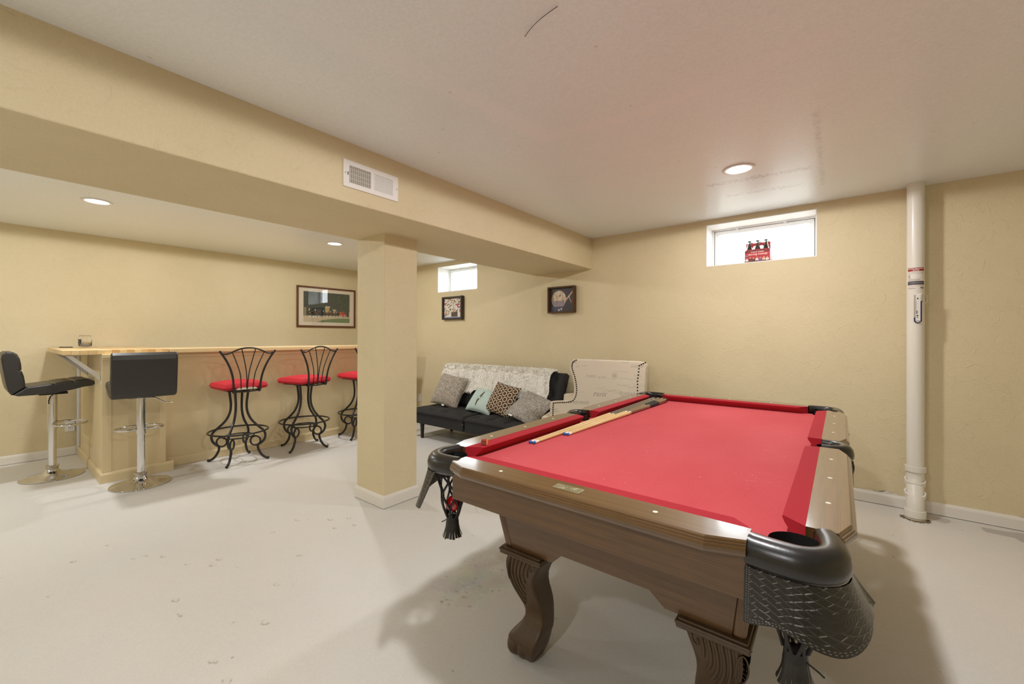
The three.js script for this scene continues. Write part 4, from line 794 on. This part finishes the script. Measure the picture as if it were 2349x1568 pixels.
  part('seat_base', rspan(0.05, 0.86, 0.16, 0.385, 0.02, Wc - 0.02, 0.012), mScript, c);
  for (const x of [0.08, 0.80]) for (const z of [0.07, Wc - 0.07]) part('leg', cyl(0.024, 0.015, 0.162, x, 0.081, z, 16), mDarkLeg, c);
  const nails = [], cv = new THREE.CatmullRomCurve3(curveTop.map((a) => V(a[0] * 0.975, a[1], 0)));
  const dot = (x, y) => nails.push(new THREE.SphereGeometry(0.0068, 8, 5).scale(1, 1, 0.5).translate(x, y, -0.0005));
  for (let k = 0; k <= 40; k++) { const q = cv.getPointAt(k / 40), d = cv.getTangentAt(k / 40); dot(q.x - d.y * 0.010, q.y + d.x * 0.010 - 0.0); }
  for (let k = 0; k <= 7; k++) dot(0.817, 0.49 - k * 0.024);
  for (let k = 0; k <= 16; k++) { const y = 0.99 - k * 0.0265; dot(0.042 + 0.014 * Math.min(1, k / 5), y); }
  for (let k = 1; k <= 3; k++) dot(0.042 - k * 0.016, 0.99 + k * 0.009);
  part('nailheads', nails, std({ color: '#2c1f17', metalness: 0.5, roughness: 0.4 }), c).userData.kind = 'stuff';
}

// ---------------------------------------------------------------- pictures on the walls
const glassFront = phys({ color: '#ffffff', transmission: 1, roughness: 0.0, thickness: 0, ior: 1.5 });
function frameBars(w, h, bw, d, prof = 0.004) { return [rspan(-w / 2, w / 2, h / 2 - bw, h / 2, 0, d, prof), rspan(-w / 2, w / 2, -h / 2, -h / 2 + bw, 0, d, prof), rspan(-w / 2, -w / 2 + bw, -h / 2 + bw, h / 2 - bw, 0, d, prof), rspan(w / 2 - bw, w / 2, -h / 2 + bw, h / 2 - bw, 0, d, prof)]; }
const flat = (w, h, z) => new THREE.PlaneGeometry(w, h).translate(0, 0, z);
{
  const art = tex(canvas(768, 480, (x, w, h) => {                 // a team of dark horses drawing a red wagon past trees
    const q = rng(201); x.fillStyle = '#2b3138'; x.fillRect(0, 0, w, h);
    for (let i = 0; i < 2600; i++) { const a = q() * w, b = q() * h * 0.66, g = a > w * 0.72 ? 1.5 : 1; x.fillStyle = `rgba(${34 + q() * 36 * g | 0},${44 + q() * 52 * g | 0},${46 + q() * 26 | 0},0.5)`; x.beginPath(); x.arc(a, b, 2 + q() * 9, 0, 7); x.fill(); }
    x.fillStyle = '#c9b79a'; x.fillRect(0, h * 0.80, w, h * 0.2); x.fillStyle = '#8e8a72'; x.fillRect(0, h * 0.78, w, h * 0.03);
    x.fillStyle = '#6d8455'; x.beginPath(); x.moveTo(w * 0.28, h); x.quadraticCurveTo(w * 0.45, h * 0.86, w, h * 0.85); x.lineTo(w, h); x.fill();
    for (let i = 0; i < 500; i++) { x.fillStyle = `rgba(${90 + q() * 40 | 0},${120 + q() * 40 | 0},80,0.4)`; x.fillRect(w * 0.4 + q() * w * 0.6, h * 0.88 + q() * h * 0.12, 5, 2); }
    x.fillStyle = '#8d7f62'; x.fillRect(8, h * 0.52, 34, h * 0.27); x.fillStyle = '#b99d6c'; x.fillRect(w * 0.45, h * 0.48, 70, h * 0.2); x.fillStyle = '#cfc7b4'; x.fillRect(w * 0.45, h * 0.46, 84, 16); x.fillStyle = '#a98f63'; x.fillRect(w * 0.62, h * 0.57, 50, h * 0.12); x.fillStyle = '#d8cfba'; x.fillRect(w * 0.61, h * 0.555, 64, 10);
    for (const [a, b] of [[0.17, 0.74], [0.3, 0.75]]) { x.fillStyle = '#3f6d4d'; x.beginPath(); x.arc(w * a, h * b, 26, 0, 7); x.fill(); }
    const horse = (a, s) => {
      const b = h * 0.72, leg = (dx) => { x.strokeStyle = '#2a1d17'; x.lineWidth = 9 * s; x.beginPath(); x.moveTo(a + dx * s, b); x.lineTo(a + (dx - 4) * s, b + 40 * s); x.stroke(); x.strokeStyle = '#e6dece'; x.lineWidth = 11 * s; x.beginPath(); x.moveTo(a + (dx - 4) * s, b + 34 * s); x.lineTo(a + (dx - 8) * s, b + 66 * s); x.stroke(); };
      for (const d of [2, 16, 58, 70]) leg(d);
      x.fillStyle = '#30211a'; x.beginPath(); x.ellipse(a + 38 * s, b - 12 * s, 48 * s, 24 * s, 0, 0, 7); x.fill();
      x.beginPath(); x.moveTo(a + 6 * s, b - 8 * s); x.lineTo(a - 8 * s, b - 66 * s); x.lineTo(a + 16 * s, b - 74 * s); x.lineTo(a + 34 * s, b - 20 * s); x.fill();
      x.fillStyle = '#efe8dc'; x.beginPath(); x.ellipse(a - 6 * s, b - 62 * s, 6 * s, 20 * s, 0.1, 0, 7); x.fill();
      x.fillStyle = '#d48a2c'; x.fillRect(a - 4 * s, b - 18 * s, 18 * s, 14 * s); x.fillStyle = '#b9543a'; x.fillRect(a + 30 * s, b - 38 * s, 30 * s, 7 * s);
    };
    for (const [a, s] of [[600, 0.55], [545, 0.6], [505, 0.6], [440, 0.66], [385, 0.68], [320, 0.74], [190, 0.9], [95, 1.0]]) horse(a, s);
    x.fillStyle = '#c8452b'; x.beginPath(); x.moveTo(590, 320); x.lineTo(640, 292); x.lineTo(705, 318); x.lineTo(705, 370); x.lineTo(600, 376); x.fill(); x.fillStyle = '#8a3a26'; x.fillRect(625, 310, 82, 26);
    for (const a of [612, 692]) { x.strokeStyle = '#e4ddd0'; x.lineWidth = 7; x.beginPath(); x.arc(a, 376, 20, 0, 7); x.stroke(); }
    x.fillStyle = '#d9a13c'; x.fillRect(w - 12, h * 0.62, 12, h * 0.18);
  }));
  const W = 0.935, Hh = 0.612;
  const f = thing('framed_horse_print', 'wood-framed print of a horse team above the bar', 'picture', [X0 + 0.001, 1.677, -3.275], Math.PI / 2);
  part('frame', frameBars(W, Hh, 0.026, 0.026), phys({ map: tableWood, color: '#ffc98a', roughness: 0.35, clearcoat: 0.4 }), f);
  part('mat_board', flat(W - 0.05, Hh - 0.05, 0.010), std({ color: '#e4dac6', roughness: 0.9 }), f, true);
  part('print', flat(0.735, 0.455, 0.012), std({ map: art, roughness: 0.7 }), f, true);
  part('glass', span(-W / 2 + 0.025, W / 2 - 0.025, -Hh / 2 + 0.025, Hh / 2 - 0.025, 0.017, 0.019), glassFront, f);
}
{
  const art = tex(canvas(384, 384, (x, w, h) => {                 // crowded cut-out collage
    const q = rng(211); x.fillStyle = '#e9e3d6'; x.fillRect(0, 0, w, h);
    const cols = ['#5a4a3a', '#8b6b4a', '#c8642a', '#4f5a40', '#777064', '#3c342d', '#b08a55', '#9a4a34', '#56606a', '#c4a27a'];
    for (let i = 0; i < 210; i++) { const a = q() * w, b = q() * h * 0.9; x.fillStyle = cols[q() * cols.length | 0]; x.save(); x.translate(a, b); x.rotate(q() * 3); x.beginPath(); x.ellipse(0, 0, 3 + q() * 8, 5 + q() * 14, 0, 0, 7); x.fill(); x.fillStyle = cols[q() * cols.length | 0]; x.fillRect(-3, -4, 5 + q() * 5, 5); x.restore(); }
    x.fillStyle = '#e9e3d6'; x.fillRect(300, 110, 84, 240); x.fillRect(95, 300, 60, 60);
    x.lineWidth = 13; x.strokeStyle = '#3a4a9c'; x.beginPath(); x.arc(325, 150, 34, 0.4, 5.4); x.stroke(); x.strokeStyle = '#d4424c'; x.beginPath(); x.arc(325, 150, 22, 0.4, 5.8); x.stroke();
    x.fillStyle = '#d9766a'; x.fillRect(330, 220, 44, 60); x.fillStyle = '#54699a'; x.fillRect(336, 212, 34, 12); x.fillStyle = '#6a6258'; x.fillRect(335, 318, 34, 4); x.fillRect(335, 328, 28, 3);
    x.fillStyle = '#5b5046'; x.fillRect(158, 262, 138, 96); x.fillStyle = '#d98a1e'; x.fillRect(190, 240, 34, 36); x.strokeStyle = '#4a3f94'; x.lineWidth = 8; x.beginPath(); x.moveTo(175, 206); x.quadraticCurveTo(205, 222, 235, 228); x.stroke();
    x.fillStyle = '#7f8fb8'; x.fillRect(0, 362, w, 22); x.fillStyle = '#d4551e'; x.fillRect(10, 86, 24, 40);
  }));
  const W = 0.40, Hh = 0.325;
  const f = thing('collage_shadow_box', 'dark framed collage below the small left window', 'picture', [-4.30, 1.635, Z0 + 0.001]);
  part('frame', [...frameBars(W, Hh, 0.024, 0.05), rbox(0.026, Hh + 0.012, 0.056, 0.012, W / 2 - 0.006, 0, 0.028, 3)], std({ color: '#3d3428', roughness: 0.5 }), f);
  part('collage', flat(W - 0.046, Hh - 0.046, 0.02), std({ map: art, roughness: 0.6 }), f, true);
}
{
  const art = tex(canvas(384, 384, (x, w, h) => {                 // worn baseball beside a bat and glove
    const q = rng(221); x.fillStyle = '#2a2826'; x.fillRect(0, 0, w, h);
    for (let i = 0; i < 700; i++) { x.fillStyle = `rgba(${40 + q() * 40 | 0},${36 + q() * 30 | 0},${40 + q() * 24 | 0},0.4)`; x.beginPath(); x.arc(q() * w, q() * h, 4 + q() * 16, 0, 7); x.fill(); }
    x.save(); x.beginPath(); x.ellipse(140, 185, 118, 145, 0.05, 0, 7); x.clip(); x.fillStyle = '#cdbf9c'; x.fillRect(0, 0, w, h);
    for (let i = 0; i < 400; i++) { x.fillStyle = `rgba(${q() < 0.5 ? '170,140,100' : '226,220,204'},0.22)`; x.beginPath(); x.arc(q() * 280, 30 + q() * 320, 4 + q() * 18, 0, 7); x.fill(); }
    x.fillStyle = 'rgba(70,74,120,0.45)'; x.fillRect(0, 205, w, 180); x.fillStyle = 'rgba(126,96,44,0.5)'; x.fillRect(20, 90, 40, 120); x.restore();
    x.strokeStyle = '#c02a24'; x.lineWidth = 3.5;
    for (let k = 0; k < 15; k++) { const t = k / 14, a = 62 + 46 * Math.sin(t * 2.2), b = 66 + t * 220; x.beginPath(); x.moveTo(a - 12, b - 8); x.lineTo(a, b); x.lineTo(a + 16, b - 6); x.stroke(); const c = 196 + 12 * Math.sin(t * 2.6); x.beginPath(); x.moveTo(c - 12, b - 6); x.lineTo(c, b); x.lineTo(c + 12, b - 8); x.stroke(); }
    x.fillStyle = '#54565a'; x.beginPath(); x.ellipse(160, 120, 9, 22, 0.4, 0, 7); x.fill();
    x.strokeStyle = '#c9a68a'; x.lineWidth = 22; x.beginPath(); x.moveTo(230, 230); x.lineTo(380, 40); x.stroke(); x.strokeStyle = '#e8ddd0'; x.lineWidth = 7; x.beginPath(); x.moveTo(300, 130); x.lineTo(334, 240); x.stroke(); x.fillStyle = '#9c2630'; x.beginPath(); x.moveTo(384, 110); x.lineTo(318, 270); x.lineTo(384, 210); x.fill();
    x.fillStyle = '#3f4258'; x.fillRect(10, 300, 200, 84); x.fillStyle = '#d8c0b4'; x.fillRect(130, 340, 26, 30); x.fillRect(170, 325, 22, 30);
  }));
  const W = 0.352, Hh = 0.302;
  const f = thing('baseball_shadow_box', 'grey wood framed baseball picture beside the beam end', 'picture', [-2.502, 1.657, Z0 + 0.001]);
  part('frame', frameBars(W, Hh, 0.017, 0.062), phys({ map: tableWood, color: '#d8c8a8', roughness: 0.6 }), f);
  part('print', flat(W - 0.032, Hh - 0.032, 0.022), std({ map: art, roughness: 0.45 }), f, true);
}

// ---------------------------------------------------------------- supply register on the beam
{
  const v = thing('air_register', 'white louvred air vent on the side of the beam', 'vent', [BX1 + 0.001, 2.133, -1.385], Math.PI / 2);
  const W = 0.357, Hh = 0.149, a = 0.130, hh = 0.047;
  const rect = (x0, x1, y0, y1) => [[x0, y0], [x0, y1], [x1, y1], [x1, y0]];
  part('faceplate', extrude(rect(-W / 2, W / 2, -Hh / 2, Hh / 2).reverse(), 0.004, 0.0015, [rect(-a - 0.012, -0.008, -hh, hh), rect(0.010, a + 0.010, -hh, hh)]).translate(0, 0, 0.0015), mLampTrim, v);
  part('duct_box', [span(-a - 0.02, a + 0.02, -hh - 0.004, hh + 0.004, -0.0008, 0.0002)], std({ color: '#b9b1a2', roughness: 0.8 }), v);
  for (let k = 0; k < 11; k++) { part('louver', box(0.0016, hh * 2, 0.0065).rotateY(-0.45).translate(-a - 0.007 + k * 0.0125, 0, 0.0035), mLampTrim, v); part('louver', box(0.0016, hh * 2, 0.011).rotateY(0.8).translate(0.017 + k * 0.0122, 0, 0.0035), mLampTrim, v); }
  for (const y of [-0.022, 0.004, 0.03]) part('cross_bar', box(0.134, 0.002, 0.001, -0.075, y, 0.001), mLampTrim, v);
  part('damper_lever', [rbox(0.005, 0.018, 0.008, 0.001, -a - 0.022, 0.0, 0.006), box(0.003, 0.022, 0.0012, -a - 0.028, 0, 0.006)], std({ color: '#6d675c', roughness: 0.5 }), v);
  for (const e of [1, -1]) part('screw', [cyl(0.0042, 0.0042, 0.002, 0, 0, 0, 12).rotateX(Math.PI / 2).translate(e * (W / 2 - 0.011), 0, 0.0068)], std({ color: '#b4b0a8', metalness: 0.6, roughness: 0.4 }), v);
}

// ---------------------------------------------------------------- wall outlets
function outlet(x, y, z, turn, label) {
  const o = thing('wall_outlet', label, 'outlet', [x, y, z], turn, 'white wall outlets');
  part('plate', rbox(0.07, 0.115, 0.006, 0.0025, 0, 0, 0.003), mWhite, o);
  for (const e of [1, -1]) {
    const s = part('socket', rbox(0.034, 0.028, 0.004, 0.002, 0, e * 0.02, 0.0065), mWhite, o);
    part('slots', [box(0.003, 0.009, 0.001, -0.006, e * 0.02 + 0.002, 0.0088), box(0.003, 0.007, 0.001, 0.006, e * 0.02 + 0.002, 0.0088), cyl(0.0025, 0.0025, 0.001, 0, 0, 0, 10).rotateX(Math.PI / 2).translate(0, e * 0.02 - 0.008, 0.0088)], mBlackRubber, s);
  }
}
outlet(X0 + 0.0005, 0.305, -0.535, Math.PI / 2, 'white outlet behind the footrest of the side-on chrome stool');
outlet(-5.055, 0.30, Z0 + 0.0005, 0, 'white outlet low on the window wall beside the column');

// ---------------------------------------------------------------- radon vent pipe with manometer
{
  const mPVC = phys({ color: '#eae6da', roughness: 0.32, clearcoat: 0.2 });
  const px = 0.412, pz = -4.018, r = 0.0465;
  const p = thing('vent_pipe', 'white plastic vent pipe running floor to ceiling on the window wall', 'pipe', [px, 0, pz]);
  part('riser', cyl(r, r, H - 0.33, 0, 0.33 + (H - 0.33) / 2, 0, 40), mPVC, p);
  const path = [[0, 0.345, 0], [0, 0.27, 0], [-0.003, 0.225, 0.012], [-0.006, 0.165, 0.05], [-0.008, 0.125, 0.075], [-0.010, 0.075, 0.090], [-0.010, 0.0, 0.092]];
  part('offset_bend', new THREE.TubeGeometry(curve(path), 40, r + 0.0005, 32), mPVC, p);
  const ringAt = (x, y, z, tilt, hh, rr) => lathe([[r, -hh / 2], [rr - 0.001, -hh / 2], [rr, -hh / 2 + 0.002], [rr, hh / 2 - 0.002], [rr - 0.001, hh / 2], [r, hh / 2]], 40).rotateX(tilt).translate(x, y, z);
  part('coupling', ringAt(0, 0.322, 0, 0, 0.038, 0.0555), mPVC, p);
  part('coupling', ringAt(-0.003, 0.232, 0.010, 0.32, 0.038, 0.0555), mPVC, p);
  part('coupling', ringAt(-0.007, 0.158, 0.053, 0.42, 0.036, 0.0555), mPVC, p);
  part('coupling', ringAt(-0.010, 0.040, 0.092, 0, 0.05, 0.0555), mPVC, p);
  part('floor_seal', ringAt(-0.010, 0.006, 0.092, 0, 0.012, 0.055), std({ color: '#d9cdb0', roughness: 0.7 }), p);
  const q = rng(231), crumbs = [];
  for (let i = 0; i < 90; i++) { const a = -0.2 + q() * 3.6, d = 0.055 + q() * 0.022; crumbs.push(new THREE.TetrahedronGeometry(0.003 + q() * 0.005).rotateY(q() * 6).translate(-0.010 + Math.cos(a) * d, 0.003, 0.092 + Math.sin(a) * d)); }
  const cr = part('crumbled_grout', crumbs, std({ color: '#7a7058', roughness: 1 }), p); cr.userData.kind = 'stuff';
  const lab = tex(canvas(256, 384, (x, w, h) => {
    x.fillStyle = '#e9e5da'; x.fillRect(0, 0, w, h); x.fillStyle = '#9c2a1e'; x.fillRect(0, 0, w, 58);
    x.fillStyle = '#f3efe6'; x.textAlign = 'center'; x.font = 'bold 25px sans-serif'; x.fillText('RADON REDUCTION', w / 2, 26); x.fillText('SYSTEM', w / 2, 50);
    x.textAlign = 'left'; x.fillStyle = '#77726a'; const q = rng(3);
    for (const y of [72, 84, 96]) for (let a = 10; a < 240; a += 8 + q() * 20) x.fillRect(a, y, 4 + q() * 14, 4);
    x.fillStyle = '#4c4a46'; for (const y of [118, 134, 150, 166]) x.fillRect(8, y, 30 + q() * 14, 7); x.fillStyle = '#8d887e'; for (const y of [190, 203, 216]) x.fillRect(8, y, 120 + q() * 80, 5);
    x.fillStyle = '#34303c'; x.fillRect(0, 228, w, 58); x.fillStyle = '#b9b2b4'; x.fillRect(16, 246, w - 36, 5); x.fillRect(24, 262, w - 50, 5);
    x.fillStyle = '#c39a86'; for (const y of [298, 310]) x.fillRect(10, y, 180 + q() * 50, 4); x.fillStyle = '#6f6a64'; x.fillRect(10, 336, 90, 5); x.fillRect(10, 348, 110, 5); x.fillStyle = '#3a3a46'; x.fillRect(186, 330, 58, 14); x.fillRect(200, 352, 44, 6);
  }));
  const wrap = (y0, y1, a0, a1, rr, m, nm, parent) => part(nm, grid(14, 1, (u, v) => { const a = mix(a0, a1, u); return [Math.sin(a) * rr, mix(y0, y1, v), Math.cos(a) * rr]; }), m, parent, true);
  wrap(1.558, 1.716, -1.05, 0.95, r + 0.0006, std({ map: lab, roughness: 0.5, side: THREE.DoubleSide }), 'warning_label', p);
  const m = thing('manometer', 'small U-tube manometer with dark blue fluid on the vent pipe', 'gauge', [px, 0, pz]);
  const card = tex(canvas(64, 384, (x, w, h) => { x.fillStyle = '#f0ede4'; x.fillRect(0, 0, w, h); x.fillStyle = '#55524e'; for (let y = 90; y < 230; y += 6) x.fillRect(4, y, 12, 2); for (let y = 96; y < 230; y += 34) x.fillRect(32, y, 7, 7); x.fillRect(20, 40, 22, 26); x.fillRect(10, 240, 14, 60); x.fillStyle = '#8a8680'; x.fillRect(30, 240, 5, 60); x.fillStyle = '#2c2c2c'; x.fillRect(14, 316, 26, 22); x.fillRect(18, 350, 16, 14); }));
  const zf = r + 0.004;
  part('card', [flat(0.022, 0.165, zf)].map((g) => g.translate(0.006, 1.442, 0)), std({ map: card, roughness: 0.5 }), m, true);
  part('backing', rspan(-0.012, 0.026, 1.350, 1.535, r - 0.004, zf - 0.0006, 0.001), mWhite, m);
  const arcp = []; for (let k = 0; k <= 12; k++) { const a = Math.PI + Math.PI * k / 12; arcp.push([0.006 + 0.0165 * Math.cos(a), 1.352 + 0.0165 * Math.sin(a), zf + 0.001]); }
  const fluid = std({ color: '#1c1a52', roughness: 0.2 });
  part('fluid', [tube([[-0.0105, 1.372, zf + 0.001], ...arcp, [0.0225, 1.40, zf + 0.001], [0.0225, 1.482, zf + 0.001]], 0.0034, 50, 8), tube([[0.0225, 1.482, zf + 0.001], [0.030, 1.482, zf - 0.001]], 0.0026, 4, 6)], fluid, m);
  part('clear_tube', [tube([[-0.0105, 1.373, zf + 0.001], [-0.0105, 1.45, zf + 0.001], [-0.0105, 1.528, zf + 0.001]], 0.0034, 10, 8), tube([[0.0225, 1.484, zf + 0.001], [0.0225, 1.528, zf + 0.001]], 0.0034, 6, 8)], phys({ color: '#f4f0e4', transmission: 0.8, roughness: 0.1, thickness: 0.002 }), m);
  part('sample_hose', tube([[0.0225, 1.528, zf + 0.001], [0.036, 1.535, zf], [0.052, 1.515, zf - 0.01], [0.055, 1.485, zf - 0.016], [0.044, 1.467, zf - 0.012]], 0.0017, 24, 6), phys({ color: '#efe9d8', transmission: 0.6, roughness: 0.15, thickness: 0.002 }), m);
}

// ---------------------------------------------------------------- cola carton on the window sill
{
  const bx = -0.567, by = 1.886, bz = -4.205;
  const front = tex(canvas(384, 256, (x, w, h) => {
    x.fillStyle = '#b51a20'; x.fillRect(0, 0, w, h); x.fillStyle = '#7c1318'; x.fillRect(0, 0, w, 50); x.fillStyle = '#8d8088'; x.fillRect(0, 96, 60, 30); x.fillStyle = '#e0282c'; x.fillRect(0, 70, w, 14);
    x.fillStyle = '#f4ece0'; x.textAlign = 'center'; x.font = 'italic bold 40px serif'; x.fillText('Coca-Cola', w / 2, 52); x.font = 'italic bold 44px sans-serif'; x.fillText('Racing Family', w / 2 + 8, 104);
    const q = rng(7), cs = ['#efe8dc', '#2b2b30', '#2b2b30', '#e8e2d8', '#5a62a0', '#e4c8a0', '#ece6da'];
    for (let i = 0; i < 7; i++) { const a = 34 + i * 52; x.fillStyle = '#c8a084'; x.beginPath(); x.arc(a, 168 - (i % 2) * 10, 13, 0, 7); x.fill(); x.fillStyle = cs[i]; x.fillRect(a - 22, 184 - (i % 2) * 8, 44, 44); x.fillStyle = '#c02a2a'; x.fillRect(a - 6, 196, 12, 10); }
    x.fillStyle = '#2c2422'; x.fillRect(0, 228, w, 28); x.fillStyle = '#c83030'; for (let a = 20; a < w; a += 60) x.fillRect(a, 240, 22, 10);
  }));
  const c = thing('bottle_carton', 'red cardboard six-pack carton on the window sill', 'carton', [bx, by, bz]);
  const W = 0.19, Hh = 0.105, Dd = 0.124, mRed = std({ color: '#a81c22', roughness: 0.6 }), mPrint = std({ map: front, roughness: 0.55 });
  part('front_print', flat(W, Hh, 0).translate(0, Hh / 2 + 0.0, Dd / 2 + 0.0006), mPrint, c, true);
  part('tray', [span(-W / 2, W / 2, 0, 0.002, -Dd / 2, Dd / 2), span(-W / 2, W / 2, 0, Hh, Dd / 2 - 0.0015, Dd / 2), span(-W / 2, W / 2, 0, Hh, -Dd / 2, -Dd / 2 + 0.0015), span(-W / 2, -W / 2 + 0.0015, 0, Hh, -Dd / 2, Dd / 2), span(W / 2 - 0.0015, W / 2, 0, Hh, -Dd / 2, Dd / 2)], mRed, c);
  part('handle_panel', extrude([[-W / 2 + 0.002, 0.003], [W / 2 - 0.002, 0.003], [W / 2 - 0.002, 0.178], [-W / 2 + 0.002, 0.178]], 0.0015, 0, [[[-0.042, 0.125], [-0.034, 0.150], [0.034, 0.150], [0.042, 0.125]]]), mRed, c);
  const mGlass = phys({ color: '#e8f4ee', transmission: 1, roughness: 0.02, thickness: 0.002, ior: 1.45 });
  const mCola = phys({ color: '#2a120a', roughness: 0.1, clearcoat: 0.5 }), mCap = std({ color: '#6f7680', metalness: 0.7, roughness: 0.35 });
  const bl = tex(canvas(128, 64, (x, w, h) => { x.fillStyle = '#c21f26'; x.fillRect(0, 0, w, h); x.fillStyle = '#f2e8da'; x.font = 'italic bold 22px serif'; x.fillText('Coca-Cola', 14, 30); x.fillStyle = '#3a3034'; x.fillRect(0, 44, w, 20); }));
  const where = ['left', 'middle', 'right'];
  for (const [row, z] of [[0, 0.031], [1, -0.031]]) for (let i = 0; i < 3; i++) {
    const b = thing('cola_bottle', `${row ? 'rear' : 'front'} ${['left', 'middle', 'right'][i]} glass cola bottle in the red carton`, 'bottle', [bx + (i - 1) * 0.0625, by + 0.002, bz + z], 0, 'glass bottles in the carton');
    part('glass', lathe([[0, 0.0005], [0.026, 0.0005], [0.0285, 0.006], [0.0275, 0.05], [0.0285, 0.085], [0.026, 0.105], [0.0185, 0.135], [0.0135, 0.158], [0.0125, 0.176], [0.0138, 0.178], [0.0138, 0.186], [0.0115, 0.186], [0.0112, 0.158], [0.0165, 0.134], [0.0240, 0.105], [0.0262, 0.085], [0.0255, 0.05], [0.0262, 0.008], [0, 0.005]], 28), mGlass, b);
    part('cola', lathe([[0, 0.0055], [0.0258, 0.0085], [0.0252, 0.05], [0.0258, 0.085], [0.0236, 0.105], [0.0162, 0.134], [0.0122, 0.148], [0, 0.148]], 24), mCola, b);
    part('label', cyl(0.0290, 0.0290, 0.03, 0, 0.096, 0, 28), std({ map: bl, roughness: 0.5 }), b, true);
    part('cap', lathe([[0, 0.192], [0.012, 0.192], [0.0145, 0.188], [0.0155, 0.182], [0, 0.182]], 20), mCap, b);
  }
}
// cobweb strand on the ceiling
single('cobweb_strand', 'dark hair-thin cobweb strand hanging from the ceiling', 'cobweb', tube([[-0.72, H - 0.004, -1.145], [-0.77, H - 0.012, -1.143], [-0.81, H - 0.014, -1.150], [-0.85, H - 0.010, -1.168], [-0.885, H - 0.003, -1.19]], 0.0011, 30, 5), std({ color: '#57504a', roughness: 0.9 }));

renderer.render(scene, camera);
